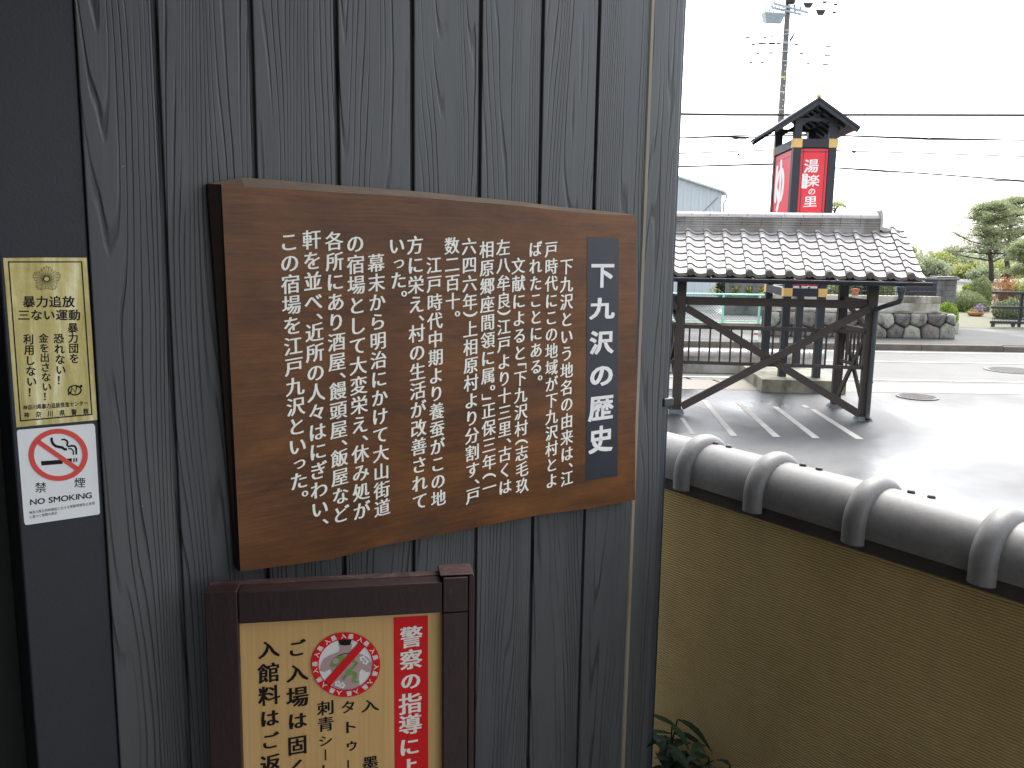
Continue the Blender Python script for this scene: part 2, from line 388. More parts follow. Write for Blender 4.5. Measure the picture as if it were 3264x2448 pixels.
M['goldpaint'] = pm('gold_paint_band', (.72, .45, .15), .45, .06, 6)
M['pole'] = pm('grey_concrete_pole', (.155, .145, .135), .85, .2, 3, bmp=.2)
M['steel'] = pm('galvanised_steel', (.32, .37, .39), .45, .15, 6, metal=.4)
M['cable'] = pm('black_cable', (.016, .014, .018), .5, .1, 3)
M['cladding'] = pm('white_metal_cladding', (.52, .56, .58), .5, .05, .6)
M['greenpaint'] = pm('mint_green_fence_paint', (.30, .68, .52), .5, .08, 4)
M['wiremesh'] = pm('green_wire_mesh', (.09, .17, .14), .5, .1, 4)
M['stone'] = stone_mat()
M['terracotta'] = pm('terracotta', (.36, .13, .06), .8, .2, 9)
M['blackiron'] = pm('black_iron', (.018, .019, .024), .45, .15, 5)
M['bluepanel'] = pm('pale_blue_sheet', (.42, .52, .66), .5, .06, 3)
M['lot'] = asphalt_mat('wet_asphalt', (.048, .050, .051), (.068, .069, .070), .62, .30, 3.0)
M['roadm'] = asphalt_mat('road_asphalt', (.098, .099, .094), (.125, .125, .118), .12, .22, 9.0, .12, .68, .32)
M['pave'] = asphalt_mat('pavement_asphalt', (.066, .066, .0645), (.086, .0855, .081), .0, .3, 5.0, .14, .8, .2)
M['kerbm'] = pm('kerb_concrete', (.12, .105, .085), .85, .3, 3, bmp=.3)
M['gutterm'] = pm('gutter_concrete', (.135, .115, .085), .6, .15, 1.5)
M['paint'] = worn_paint('worn_white_road_paint', (.40, .385, .34), (.12, .12, .115), .60, .7, (1, 1, 1), 9)
M['iron'] = pm('cast_iron_cover', (.10, .095, .09), .6, .2, 20, metal=.5)
M['gravel'] = pm('gravel_drive', (.16, .15, .125), .95, .3, 2, bmp=.6, bscale=25, col2=(.13, .14, .07))
M['bark'] = pm('pine_bark', (.085, .062, .05), .95, .35, 6, (3, 3, .6), bmp=.8, bscale=18)
M['pine'] = leafmat('pine_needles', (.19, .235, .115), (.40, .44, .235))
M['pale'] = leafmat('glare_pale_leaves', (.24, .29, .17), (.42, .45, .29))  # far foliage lightened: glare over the trees put into the leaf colour
M['yellow'] = leafmat('yellow_green_leaves', (.24, .27, .07), (.44, .45, .16))
M['hedge'] = leafmat('clipped_hedge', (.135, .17, .065), (.255, .29, .125))
M['lime'] = leafmat('fresh_green_leaves', (.13, .21, .012), (.26, .36, .03))
M['orange'] = leafmat('orange_leaves', (.30, .13, .045), (.42, .24, .10))
M['dark'] = leafmat('deep_green_leaves', (.010, .024, .012), (.026, .050, .022))
M['violet'] = leafmat('violet_petals', (.20, .13, .24), (.38, .30, .42))

# ------------------------------------------------------------------ lettering
_tc = bpy.data.curves.new('lettering_source', 'FONT'); _tc.resolution_u = 3
_to = bpy.data.objects.new('lettering_source', _tc); COL.objects.link(_to)
_G = {}
def glyph(ch):
    """outline-filled glyph: points (n,2), faces, outward direction at each point"""
    if ch in _G: return _G[ch]
    _tc.body = ch; bpy.context.view_layer.update()
    ev = _to.evaluated_get(bpy.context.evaluated_depsgraph_get()); me = ev.to_mesh()
    key = {}; idx = []; P = []
    for v in me.vertices:
        k = (round(v.co.x, 4), round(v.co.y, 4))
        if k not in key: key[k] = len(P); P.append(k)
        idx.append(key[k])
    fs = []
    P = np.array(P, float) if P else np.zeros((0, 2))
    for p in me.polygons:
        f = [idx[i] for i in p.vertices]; f = [f[i] for i in range(len(f)) if f[i] != f[i - 1]]
        if len(set(f)) < 3: continue
        ar = sum(P[f[i - 1]][0] * P[f[i]][1] - P[f[i]][0] * P[f[i - 1]][1] for i in range(len(f)))
        if abs(ar) < 1e-9: continue
        fs.append(tuple(f) if ar > 0 else tuple(f[::-1]))
    ev.to_mesh_clear()
    cnt = {}
    for f in fs:
        for i in range(len(f)): cnt[(f[i - 1], f[i])] = 1
    N = np.zeros_like(P)
    for (a, b) in cnt:
        if (b, a) in cnt: continue
        d = P[b] - P[a]; L = np.hypot(*d)
        if L < 1e-7: continue
        nn = np.array([d[1], -d[0]]) / L; N[a] += nn; N[b] += nn
    l = np.hypot(N[:, 0], N[:, 1]) if len(P) else np.zeros(0)
    N = N / np.maximum(l, 1e-6)[:, None] if len(P) else N
    _G[ch] = (P, fs, N); return _G[ch]
BRUSH = dict(bx=.032, by=.010, slant=.09)
BRUSHB = dict(bx=.042, by=.014, slant=.09)
BOLD = dict(bx=.030, by=.026, slant=0)
HEAVY = dict(bx=.042, by=.040, slant=0)
PLAIN = dict(bx=.006, by=.006, slant=0)
ROT = '（）「」ー'
def put(mb, ch, mp, cx, cy, w, h, st=PLAIN, rot=0, vertical=True):
    P, fs, N = glyph(ch)
    if len(P) == 0: return
    Q = P + N * np.array([st['bx'], st['by']])
    Q = Q - np.array([.5, .38])
    if vertical and ch in ROT:
        Q = np.stack([Q[:, 1], -Q[:, 0]], 1); Q[:, 1] += .25 if ch in '（「' else -.25 if ch in '）」' else 0
    elif vertical and ch in '、。': Q = Q + np.array([.60, .58])
    elif vertical and ch in 'っゥ': Q = Q + np.array([.08, .06])
    Q[:, 1] += st['slant'] * Q[:, 0] * (0 if ch in ROT + '、。' else 1)
    if rot: c, s = math.cos(rot), math.sin(rot); Q = Q @ np.array([[c, s], [-s, c]])
    mb.add([mp(cx + q[0] * w, cy + q[1] * h) for q in Q], fs)
def weight(ch): return .5 if ch in '、。（）「」' else .78 if ch in 'っゥ' else 1.0
def column(mb, text, p0, p1, mp, st, k=.95, kw=None, wscale=1.0):
    """a vertical line of writing from p0 (top) to p1 (foot), both in face coordinates"""
    ws = [weight(c) for c in text]; T = sum(ws); a = 0
    p0 = np.array(p0); p1 = np.array(p1); pitch = np.linalg.norm(p1 - p0) / T
    for c, q in zip(text, ws):
        m = p0 + (p1 - p0) * ((a + q / 2) / T); a += q
        size = pitch * k * (.84 if c in 'っゥ' else 1)
        off = 0
        put(mb, c, mp, m[0], m[1] - (0 if c not in '、。' else pitch * .25), size * wscale, size, st)
def row(mb, text, x0, x1, y, h, mp, st, slope=0.0, k=1.0):
    n = len(text); p = (x1 - x0) / n
    for i, c in enumerate(text):
        put(mb, c, mp, x0 + p * (i + .5), y + slope * (i + .5) * p, p * k, h, st, vertical=False)
def latin(mb, text, x0, x1, y, h, mp, st, slope=0.0):
    xs = []; x = 0
    for c in text:
        P, fs, N = glyph(c) if c != ' ' else (np.zeros((0, 2)), [], None)
        wd = .30 if c == ' ' else P[:, 0].max() - P[:, 0].min() + .11
        xs.append((x, 0 if c == ' ' else P[:, 0].min())); x += wd
    k = (x1 - x0) / x
    for c, (a, mn) in zip(text, xs):
        if c == ' ': continue
        P, fs, N = glyph(c); Q = P + N * np.array([st['bx'], st['by']])
        mb.add([mp(x0 + (a + q[0] - mn) * k, y + slope * (a + q[0]) * k + q[1] / .69 * h) for q in Q], fs)

def wall_at(u, v, off=0.0):
    r = ray(u, v); t = ((WALL.o - CAM) @ WALL.b - off) / (r @ WALL.b); q = CAM + r * t - WALL.o
    return np.array([q @ WALL.a, q[2]])
PX = 3264 / 2212.0

# ================================================================== THE GROUND
g = MB(); g.box(-400, 500, -200, 900, -.5, 0); tag(g.build('ground', M['lot']), kind='structure')
def sheet(name, poly, z, mat):
    m = MB(); m.add([(x, y, z) for x, y in poly], [tuple(range(len(poly)))]); return tag(m.build(name, mat), kind='structure')
sheet('gutter_strip', [(-60, 15.0), (120, 14.2), (120, 15.3), (-60, 16.1)], .004, M['gutterm'])
sheet('road', [(-60, 16.1), (120, 15.3), (120, 21.12), (-60, 21.12)], .004, M['roadm'])
m = MB(); m.box(-60, 120, 21.26, 70, -.3, .15); tag(m.build('pavement', M['pave']), kind='structure')
m = MB()
for i in range(60):
    x = -40 + i * 2.0
    h = .15 if x < 11.0 else max(.055, .15 - (x - 11.0) * .02)
    m.box(x + .004, x + 1.996, 21.12, 21.26, -.2, h + .004)
tag(m.build('kerb', M['kerbm'], bevel=.015), kind='structure')
def line(name, poly, z=.012): return sheet(name, poly, z, M['paint'])
line('road_marking', [(-60, 20.62), (120, 20.62), (120, 20.76), (-60, 20.76)])
line('road_marking', [(-60, 18.9), (120, 18.6), (120, 18.72), (-60, 19.02)])
line('road_marking', [(-60, 16.32), (120, 15.6), (120, 15.72), (-60, 16.44)])
k = 1.297
for a, b, c, d in (((1.853, 9.366), (1.895, 9.370), (1.846, 8.538), (1.805, 8.535)), ((2.332, 10.494), (2.389, 10.5), (2.26, 8.49), (2.19, 8.486)),
                   ((2.725, 10.415), (2.788, 10.421), (2.685, 8.465), (2.61, 8.46)), ((3.10, 10.16), (3.165, 10.16), (3.07, 8.445), (2.995, 8.44)),
                   ((3.50, 10.02), (3.56, 10.02), (3.50, 8.43), (3.42, 8.425)),
                   ((2.474, 12.465), (2.511, 12.469), (2.56, 12.2), (2.511, 12.193)), ((2.828, 12.211), (2.87, 12.215), (2.92, 12.0), (2.876, 12.011)),
                   ((3.092, 10.352), (3.143, 10.352), (3.135, 10.29), (3.085, 10.29)), ((3.479, 10.286), (3.531, 10.286), (3.535, 10.128), (3.475, 10.128))):
    line('parking_line', [(x * k, y * k) for x, y in (a, b, c, d)], .004)
for x, y, r in ((10.3, 17.75, .52), (6.75, 14.25, .33)):
    m = MB(); m.lathe([(r, .0), (r, .018), (r * .9, .020), (r * .89, .014), (r * .82, .014), (r * .81, .02), (.01, .02)], (x, y, 0), 40)
    for i in range(-5, 6):
        for j in range(-5, 6):
            if math.hypot(i, j) < 5.4: m.box(x + i * r * .145 - .02 * r * 2, x + i * r * .145 + .02 * r * 2, y + j * r * .145 - .02 * r * 2, y + j * r * .145 + .02 * r * 2, .019, .026)
    tag(m.build('manhole_cover', M['iron']), 'large round ribbed iron manhole cover set in the road' if r > .4 else 'smaller flat iron manhole cover at the car park entrance', 'manhole cover')
sheet('gravel_drive', [(11.2, 26.2), (17, 26.0), (40, 31), (40, 60), (11, 60), (10.6, 27.5)], .156, M['gravel'])
sheet('side_lane', [(-3, 25.9), (7.6, 25.9), (8.6, 30), (8.35, 35.6), (-3, 35.0)], .156, M['lot'])
# porch floor beyond the bottom of the picture
m = MB(); m.box(-3.2, 1.66, -4.4, 0, .0, .85); tag(m.build('porch_floor', M['porchfloor'], frame=WALL), kind='structure')

# ================================================================== THE ENTRANCE BUILDING
bld = thing('entrance_building', 'dark grey timber clad entrance wall that fills the left of the view', 'building', WALL, (0, 0, .0))
EDGE = 1.497
m = MB()
x = S0
while x < EDGE - .001:                           # one board after another, 8 mm open joints
    a = max(x + .0045, .2575); b_ = min(x + SP - .0045, EDGE)
    if b_ > a: m.box(a, b_, 0, .018, .3, 3.5)
    x += SP
m.box(.2575, EDGE - .002, .0095, .03, .3, 3.5)
m.build('siding', M['siding'], bld, bevel=.0018, seg=2)
m = MB(); m.box(1.4, 1.415, 0, 0, 0, 0)
m = MB(); m.add([(1.408, -.0022, .3), (1.4165, -.0022, .3), (1.4165, -.0022, 3.5), (1.408, -.0022, 3.5), (1.4055, 0.001, .3), (1.419, 0.001, .3), (1.419, 0.001, 3.5), (1.4055, 0.001, 3.5)],
                [(0, 1, 2, 3), (4, 0, 3, 7), (1, 5, 6, 2)]); m.build('sealant_joint', M['seal'], bld)
m = MB(); m.box(.1375, .2565, .004, .16, .3, 3.5); m.build('door_post', M['post'], bld, bevel=.003)
m = MB(); m.box(-1.2, .1375, .17, .2, .3, 3.5); m.box(-1.2, .138, .1, .17, .3, .86); m.build('door_recess', M['black'], bld)
m = MB(); m.box(EDGE + .001, EDGE + .024, .006, .30, .3, 3.5); m.build('corner_trim', M['trim'], bld, bevel=.006, seg=3)
m = MB(); m.box(EDGE + .0245, EDGE + .030, .010, .30, .3, 3.5); m.build('edge_flashing', M['trimdark'], bld)
m = MB()
q = wall_at(2126, 1283); m.box(EDGE + .006, EDGE + .038, -.001, .04, q[1] - .010, q[1] + .010); m.build('trim_clip', M['trim'], bld, bevel=.003)
m = MB(); m.box(.2, EDGE, .031, .29, .3, 3.5); m.box(-3.2, .0, .2, .3, .3, 3.5); m.box(.0, .2, .201, .29, .3, 3.5); m.build('inner_wall', M['black'], bld)
m = MB(); m.box(-3.3, .98, -4.4, .32, 3.5, 3.68); m.build('porch_roof', M['soffit'], bld)  # unseen roof that dims the wall; right edge set back to light the siding
m = MB(); m.box(-3.3, -3.2, -4.4, .3, .3, 3.5); m.box(-3.2, -.9, -4.4, -4.3, .3, 3.5); m.build('shade_wall', M['panelwall'], bld)  # unseen walls, added to darken the left and back of the porch

# ---------------------------------------------------------------- slab of wood with the history of the place
BO = .030
def z6(x, y): return wall_at(650 + x / 1.22, 540 + y / 1.22, BO)
top = [(65, 58), (160, 66), (280, 72), (400, 80), (520, 88), (620, 93), (740, 101), (860, 108), (1000, 121), (1130, 131), (1260, 143), (1380, 157), (1500, 168), (1590, 174), (1683, 178)]
bot = [(1678, 1285), (1590, 1303), (1500, 1320), (1400, 1333), (1300, 1347), (1200, 1366), (1100, 1385), (1000, 1406), (900, 1427), (800, 1446), (700, 1464), (600, 1490), (500, 1517), (400, 1532), (300, 1546), (220, 1556), (140, 1565)]
tp = [z6(*q) for q in top]; bp = [z6(*q) for q in bot]
board = thing('history_board', 'brown wooden slab with wavy edges and white vertical Japanese writing, hung on the grey wall', 'sign board', WALL, (tp[0][0], 0, bp[-1][1]))
rim = np.array(tp + bp); cen = rim.mean(0)
def inset(P, d):
    n = len(P); out = []
    for i in range(n):
        t_ = P[(i + 1) % n] - P[i - 1]; t_ /= np.hypot(*t_); nn = np.array([t_[1], -t_[0]])
        if nn @ (cen - P[i]) < 0: nn = -nn
        out.append(P[i] + nn * d)
    return np.array(out)
m = MB(); n = len(rim)
wide = np.array([-.009] * len(tp) + [-.003] * len(bp))
rings = []
for y, grow in ((-.004, .0), (-BO + .016, .0), (-BO + .003, .0), (-BO, -.001)):
    R = inset(rim, 0)
    q = [rim[i] + (inset(rim, 1.0)[i] - rim[i]) * (-grow if i >= len(tp) else -grow - (.013 if y > -BO + .004 else 0) * (1.2 - .8 * i / len(tp))) for i in range(n)]
    rings.append([(p[0], y, p[1]) for p in q])
vs = [p for r_ in rings for p in r_]; fs = [(i * n + k_, i * n + (k_ + 1) % n, (i + 1) * n + (k_ + 1) % n, (i + 1) * n + k_) for i in range(3) for k_ in range(n)]
fs += [tuple(range(n)), tuple(3 * n + k_ for k_ in range(n))]
m.add(vs, fs)
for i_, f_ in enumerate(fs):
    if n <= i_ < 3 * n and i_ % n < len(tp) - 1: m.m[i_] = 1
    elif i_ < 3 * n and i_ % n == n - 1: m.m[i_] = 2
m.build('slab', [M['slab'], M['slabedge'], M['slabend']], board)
m = MB()
m.box(tp[0][0] + .12, tp[0][0] + .80, -.004, 0, bp[-1][1] + .42, bp[-1][1] + .45)
m.build('hanger', M['black'], board)
tpan = [z6(1490, 263), z6(1613, 270), z6(1608, 1192), z6(1485, 1210)]
m = MB(); m.flat(tpan, -BO - .0006); pan = m.build('title_panel', M['navy'], board)
m = MB(); mp = lambda x, z: (x, -BO - .0014, z)
# title, each character where it stands
for ch, x, y, wd, hh in (('下', 1549, 410, 92, 100), ('九', 1547, 540, 96, 84), ('沢', 1545, 672, 92, 92), ('の', 1545, 800, 96, 92), ('歴', 1543, 926, 96, 100), ('史', 1542, 1048, 92, 104)):
    a = z6(x, y); e = z6(x + wd / 2, y); e2 = z6(x - wd / 2, y); f1 = z6(x, y - hh / 2); f2 = z6(x, y + hh / 2)
    put(m, ch, mp, a[0], a[1], (e - e2)[0] * 1.02, (f1 - f2)[1] * 1.02, HEAVY)
m.build('lettering', M['white'], pan)
m = MB(); mp = lambda x, z: (x, -BO - .0008, z)
for txt, xa, ya, xb, yb in (
        ('下九沢という地名の由来は、江', 1409, 343, 1411, 1232), ('戸時代にこの地域が下九沢村とよ', 1350, 276, 1352, 1240), ('ばれたことにある。', 1288, 276, 1292, 830),
        ('文献によると「下九沢村（志毛玖', 1221, 340, 1238, 1260), ('左八牟良）江戸より十三里、古くは', 1163, 268, 1171, 1265), ('相原郷座間領に属。」正保三年（一', 1099, 275, 1110, 1268),
        ('六四六年）上相原村より分割す、戸', 1030, 262, 1046, 1300), ('数二百十。', 963, 260, 968, 582), ('江戸時代中期より養蚕がこの地', 893, 335, 912, 1312),
        ('方に栄え、村の生活が改善されて', 820, 255, 840, 1325), ('いった。', 747, 258, 760, 505), ('幕末から明治にかけて大山街道', 668, 325, 694, 1350),
        ('の宿場として大変栄え、休み処が', 587, 248, 614, 1362), ('各所にあり酒屋、饅頭屋、飯屋など', 505, 238, 533, 1376), ('軒を並べ、近所の人々はにぎわい、', 417, 232, 452, 1392),
        ('この宿場を江戸九沢といった。', 328, 240, 372, 1285)):
    column(m, txt, z6(xa, ya), z6(xb, yb), mp, dict(bx=.031, by=.004, slant=.10), .98)
m.build('lettering', M['letter'], board)

# ---------------------------------------------------------------- two stickers on the door post
PO = -.004
def z4(x, y): return wall_at(x / 1.764, 780 + y / 1.764, PO)
def patch(o, pts): return [z4(*q) for q in pts]
def lay(k): return lambda x, z: (x, -PO - .0003 - k * .0003, z)
def zmap(k):
    f = lay(k)
    return lambda x, y: f(*z4(x, y))
def flatpx(m, pts, k, zf=None, mpf=None):
    f = mpf or zmap(k); m.add([f(*q) for q in pts], [tuple(range(len(pts)))])
def ringpx(m, cx, cy, rx, ry, tx, ty, f, n=48, a0=0, a1=2 * math.pi):
    vs = []; fs = []
    for i in range(n + 1):
        a = a0 + (a1 - a0) * i / n
        vs += [f(cx + rx * math.cos(a), cy + ry * math.sin(a)), f(cx + (rx - tx) * math.cos(a), cy + (ry - ty) * math.sin(a))]
    for i in range(n): fs.append((2 * i, 2 * i + 1, 2 * i + 3, 2 * i + 2))
    m.add(vs, fs)
def strokepx(m, pts, wd, f):
    pts = [np.array(p, float) for p in pts]; L = []; Rr = []
    for i, p in enumerate(pts):
        d = pts[min(i + 1, len(pts) - 1)] - pts[max(i - 1, 0)]; d /= np.hypot(*d); nn = np.array([-d[1], d[0]])
        wv = wd[i] if hasattr(wd, '__len__') else wd
        L.append(f(*(p + nn * wv / 2))); Rr.append(f(*(p - nn * wv / 2)))
    k_ = len(pts); m.add(L + Rr, [(i, i + 1, k_ + i + 1, k_ + i) for i in range(k_ - 1)])
def slab_sticker(pts, y0, y1):
    m = MB(); P = patch(None, pts); m.prism(P, y0, y1); return m
# gold one
base = z4(93, 1027)
gs = thing('gold_sticker', 'wrinkled gold foil sticker with black Japanese writing, above the no smoking sign', 'sticker', WALL, (base[0], -PO, base[1]))
pts = [(17, 75), (120, 74), (250, 72), (370, 73), (487, 73), (502, 300), (518, 520), (533, 760), (547, 985), (440, 995), (320, 1006), (200, 1016), (93, 1027), (75, 800), (55, 540), (36, 300)]
slab_sticker(pts, PO * -1 - .0003, -PO).build('foil', M['gold'], gs)
m = MB(); f = zmap(1)
def homog(c):          # bilinear map of the unit square onto four pixel corners
    c = [np.array(q, float) for q in c]
    return lambda a, b: tuple((c[0] * (1 - a) + c[1] * a) * (1 - b) + (c[3] * (1 - a) + c[2] * a) * b)
Q = homog([(44, 93), (462, 93), (520, 957), (112, 994)])
for (a, b, c, d) in ((0, 0, 1, .008), (0, .992, 1, 1), (0, 0, .018, 1), (.982, 0, 1, 1)):
    flatpx(m, [Q(a, b), Q(c, b), Q(c, d), Q(a, d)], 1)
for i in range(40):                                    # chrysanthemum-like star emblem
    a = 2 * math.pi * i / 40; r1 = 70 * (1 + .16 * math.cos(5 * a + 1.5)); cx, cy = 262, 192
    strokepx(m, [(cx + 16 * math.cos(a), cy + 14 * math.sin(a)), (cx + r1 * math.cos(a), cy + r1 * .86 * math.sin(a))], 2.6 if i % 2 else 1.4, f)
pr = []
for i in range(61):
    a = 2 * math.pi * i / 60; r1 = 76 * (1 + .13 * math.cos(5 * a + 1.5)) * (1 if i % 2 else .88); pr.append((262 + r1 * math.cos(a), 192 + r1 * .86 * math.sin(a)))
strokepx(m, pr, 2.6, f); ringpx(m, 262, 192, 18, 16, 4, 4, f, 20)
mz = lambda x, y: f(x, -y)                             # text coordinates have y up
for i, c in enumerate('暴力追放'): put(m, c, mz, 163 + i * 74, -320, 72, 68, BOLD, vertical=False)
for i, c in enumerate('三ない運動'): put(m, c, mz, 134 + i * 71, -395, 70, 64, BOLD, vertical=False)
for txt, xa, ya, xb, yb in (('暴力団を', 408, 438, 418, 668), ('恐れない！', 328, 498, 347, 790), ('金を出さない！', 243, 498, 268, 880), ('利用しない！', 158, 502, 184, 858)):
    column(m, txt, (xa, -ya), (xb, -yb), mz, BOLD, 1.02)
ringpx(m, 420, 818, 40, 30, 9, 8, f, 30)
strokepx(m, [(396, 838), (404, 802), (424, 832), (430, 800), (446, 796)], 9, f); ringpx(m, 456, 795, 8, 8, 7.9, 7.9, f, 12)
strokepx(m, [(388, 846), (384, 836), (392, 828)], 8, f)
for i, c in enumerate('神奈川県暴力追放推進センター'): put(m, c, mz, 142 + i * 26.2, -(916 - i * 2.0), 26, 30, BOLD, vertical=False)
for i, c in enumerate('神奈川県警察'): put(m, c, mz, 150 + i * 66.5, -(958 - i * 4.2), 33, 36, BOLD, vertical=False)
m.build('lettering', M['ink'], gs)
# no smoking
base = z4(140, 1577)
ns = thing('no_smoking_sticker', 'white no smoking sticker with a red barred circle, below the gold foil sticker', 'sticker', WALL, (base[0], -PO, base[1]))
pts = [(104, 1041), (518, 1006), (528, 1010), (534, 1020), (562, 1505), (556, 1516), (150, 1576), (141, 1572), (136, 1560), (95, 1056), (97, 1046)]
slab_sticker(pts, -PO - .0003, -PO).build('vinyl', M['sticker'], ns)
m = MB(); f = zmap(1)
m.add([f(*q) for q in ((230, 1217), (352, 1208), (352, 1232), (233, 1241))], [(0, 1, 2, 3)])
for a, b in ((372, 404), (412, 420), (426, 434)): m.add([f(*q) for q in ((a, 1204 - (a - 372) * .08), (b, 1202 - (b - 372) * .08), (b, 1222 - (b - 372) * .08), (a, 1228 - (a - 372) * .08))], [(0, 1, 2, 3)])
strokepx(m, [(291, 1084), (290, 1100), (297, 1118), (312, 1132), (332, 1137), (350, 1140), (362, 1150), (376, 1150)], 15, f)
strokepx(m, [(344, 1096), (362, 1094), (376, 1102), (380, 1114), (376, 1126), (384, 1134), (402, 1130), (420, 1132), (428, 1146), (429, 1180)], [9, 10, 11, 11, 11, 11, 11, 12, 12, 10], f)
strokepx(m, [(384, 1146), (402, 1147), (411, 1158), (413, 1182)], 8, f)
mz = lambda x, y: f(x, -y)
put(m, '禁', mz, 229, -1364, 68, 62, PLAIN, vertical=False); put(m, '煙', mz, 449, -1337, 66, 60, PLAIN, vertical=False)
latin(m, 'NO SMOKING', 170, 521, -1464, 31, mz, dict(bx=.03, by=.022, slant=0), .118)
for i, c in enumerate('神奈川県公共的施設における受動喫煙防止条例'): put(m, c, mz, 172 + i * 17.6, -(1506 - i * 2.65), 17, 18, PLAIN, vertical=False)
for i, c in enumerate('に基づく禁煙の表示'): put(m, c, mz, 173 + i * 17.6, -(1530 - i * 2.65), 17, 18, PLAIN, vertical=False)
m.build('lettering', M['ink'], ns)
m = MB(); f = zmap(2)
ringpx(m, 327, 1181, 167, 147, 31, 28, f, 56); strokepx(m, [(212, 1105), (436, 1262)], 27, f)
m.build('prohibition_ring', M['redsafe'], ns)

# ---------------------------------------------------------------- framed notice standing in front of the wall
SY = 9.9
sp0 = ray(649.7, 1888.5); sp0 = CAM + sp0 * (1.423 * .93 / sp0[1])          # top left corner of the frame face
SF = Frame((sp0[0], sp0[1], 0), SY)
LEAN = math.radians(2.0); ZT = sp0[2]
def s_at(x5, y5, dep=0.0):              # enlarged pixel -> (x, height along the leaning face); the face leans back towards the wall
    u, v = 600 + x5 / 2.212, 1780 + y5 / 2.212
    r = ray(u, v); nb = SF.b * math.cos(LEAN) - np.array([0, 0, 1]) * math.sin(LEAN)
    o = np.array([sp0[0], sp0[1], ZT]) + nb * dep
    t = ((o - CAM) @ nb) / (r @ nb); q = CAM + r * t - np.array([sp0[0], sp0[1], ZT])
    up = SF.b * math.sin(LEAN) + np.array([0, 0, 1]) * math.cos(LEAN)
    return np.array([q @ SF.a, q @ up])
def s3(x, h, dep=0.0):                  # face coordinates -> frame coordinates
    return (x, h * math.sin(LEAN) + dep * math.cos(LEAN), ZT + h * math.cos(LEAN) - dep * math.sin(LEAN))
notice = thing('notice_stand', 'maroon wooden framed notice with black writing and a red strip, standing below the wooden slab', 'sign stand', SF, (.21, .03, .85))
def sbox(m, x0, x1, h0, h1, d0, d1):
    m.add([s3(x, h, d) for h in (h0, h1) for x, d in ((x0, d0), (x1, d0), (x1, d1), (x0, d1))],
          [(0, 3, 2, 1), (4, 5, 6, 7), (0, 1, 5, 4), (1, 2, 6, 5), (2, 3, 7, 6), (3, 0, 4, 7)])
xl = s_at(355, 440)[0]; xr = s_at(1795, 380)[0]; xo = s_at(1972, 150)[0]; xs = s_at(2020, 150)[0]; hb = -.84
hp = s_at(800, 440)[1]; hc = s_at(1880, 378)[1]
m = MB(); sbox(m, 0, xl - .001, hb, .0, 0, .034); m.build('stile', M['maroon'], notice, bevel=.002)
m = MB(); sbox(m, xr, xo, hb, hc - .0015, 0, .034); m.build('stile', M['maroon'], notice, bevel=.002, label='worn right hand stile with scuffed paint')
m = MB(); sbox(m, xl, xr - .001, hp, -.003, .0006, .034); m.build('top_rail', M['maroon'], notice, bevel=.002)
m = MB(); sbox(m, xr, xo, hc, .004, -.0005, .034); m.build('corner_block', M['maroon'], notice, bevel=.002)
m = MB(); sbox(m, xo + .0015, xs, hb, .006, .004, .058); m.build('outer_strip', M['maroon'], notice, bevel=.002)
m = MB(); sbox(m, xr - .004, xs - .002, .0065, .0085, .003, .058); sbox(m, xr - .004, xs, .0, .006, .036, .0585); m.build('worn_cap', M['maroon_worn'], notice, bevel=.002)
m = MB(); sbox(m, .001, xs - .002, hb, -.002, .036, .058); m.build('back_frame', M['maroon_worn'], notice, bevel=.002)
PD = .016
m = MB(); sbox(m, xl - .004, xr + .004, -.80, hp + .004, PD, PD + .010); panel = m.build('notice_panel', M['veneer'], notice)
def smap(k): return lambda x, h: s3(x, h, PD - .0004 - k * .0003)
def spx(k):
    g_ = smap(k); return lambda x, y: g_(*s_at(x, y, PD))
bl, br, bb, bt = s_at(1447, 410, PD)[0], s_at(1690, 405, PD)[0], -.79, s_at(1570, 408, PD)[1]
m = MB(); f = smap(0); m.add([f(bl, bb), f(br, bb), f(br, bt), f(bl, bt)], [(0, 1, 2, 3)]); ban = m.build('red_banner', M['red'], panel)
m = MB(); f = smap(1)
def schars(m, lst, st, k=1, sc_=1.0):
    f = smap(k)
    for ch, x, y, wd, hh in lst:
        c = s_at(x, y, PD); e1, e2 = s_at(x - wd / 2, y, PD), s_at(x + wd / 2, y, PD); g1, g2 = s_at(x, y - hh / 2, PD), s_at(x, y + hh / 2, PD)
        put(m, ch, f, c[0], c[1], (e2 - e1)[0] * sc_, (g1 - g2)[1] * sc_, st)
schars(m, [('警', 1573, 552, 160, 158), ('察', 1571, 710, 160, 148), ('の', 1569, 862, 150, 130), ('指', 1566, 1020, 166, 154), ('導', 1566, 1168, 166, 148), ('に', 1560, 1325, 150, 136), ('よ', 1555, 1470, 150, 140)], BRUSHB)
m.build('lettering', M['letter'], ban)
m = MB()
schars(m, [('入', 568, 640, 156, 130), ('館', 570, 806, 158, 146), ('料', 572, 965, 156, 146), ('は', 574, 1125, 140, 128), ('ご', 578, 1285, 130, 124), ('返', 580, 1446, 150, 140)], BRUSHB)
schars(m, [('ご', 766, 632, 130, 126), ('入', 768, 806, 160, 130), ('場', 770, 975, 160, 150), ('は', 770, 1143, 140, 126), ('固', 770, 1315, 146, 144), ('く', 772, 1478, 140, 140)], BRUSHB)
schars(m, [('刺', 970, 1052, 124, 108), ('青', 970, 1166, 122, 108), ('シ', 968, 1284, 110, 84), ('ー', 968, 1384, 96, 90), ('ト', 968, 1490, 110, 90)], BRUSH)
schars(m, [('タ', 1128, 1046, 110, 96), ('ト', 1138, 1188, 120, 96), ('ゥ', 1145, 1318, 100, 96), ('ー', 1128, 1458, 96, 90)], BRUSH)
schars(m, [('入', 1282, 1036, 130, 94), ('墨', 1284, 1440, 120, 104)], BRUSH)
m.build('lettering', M['ink'], panel)
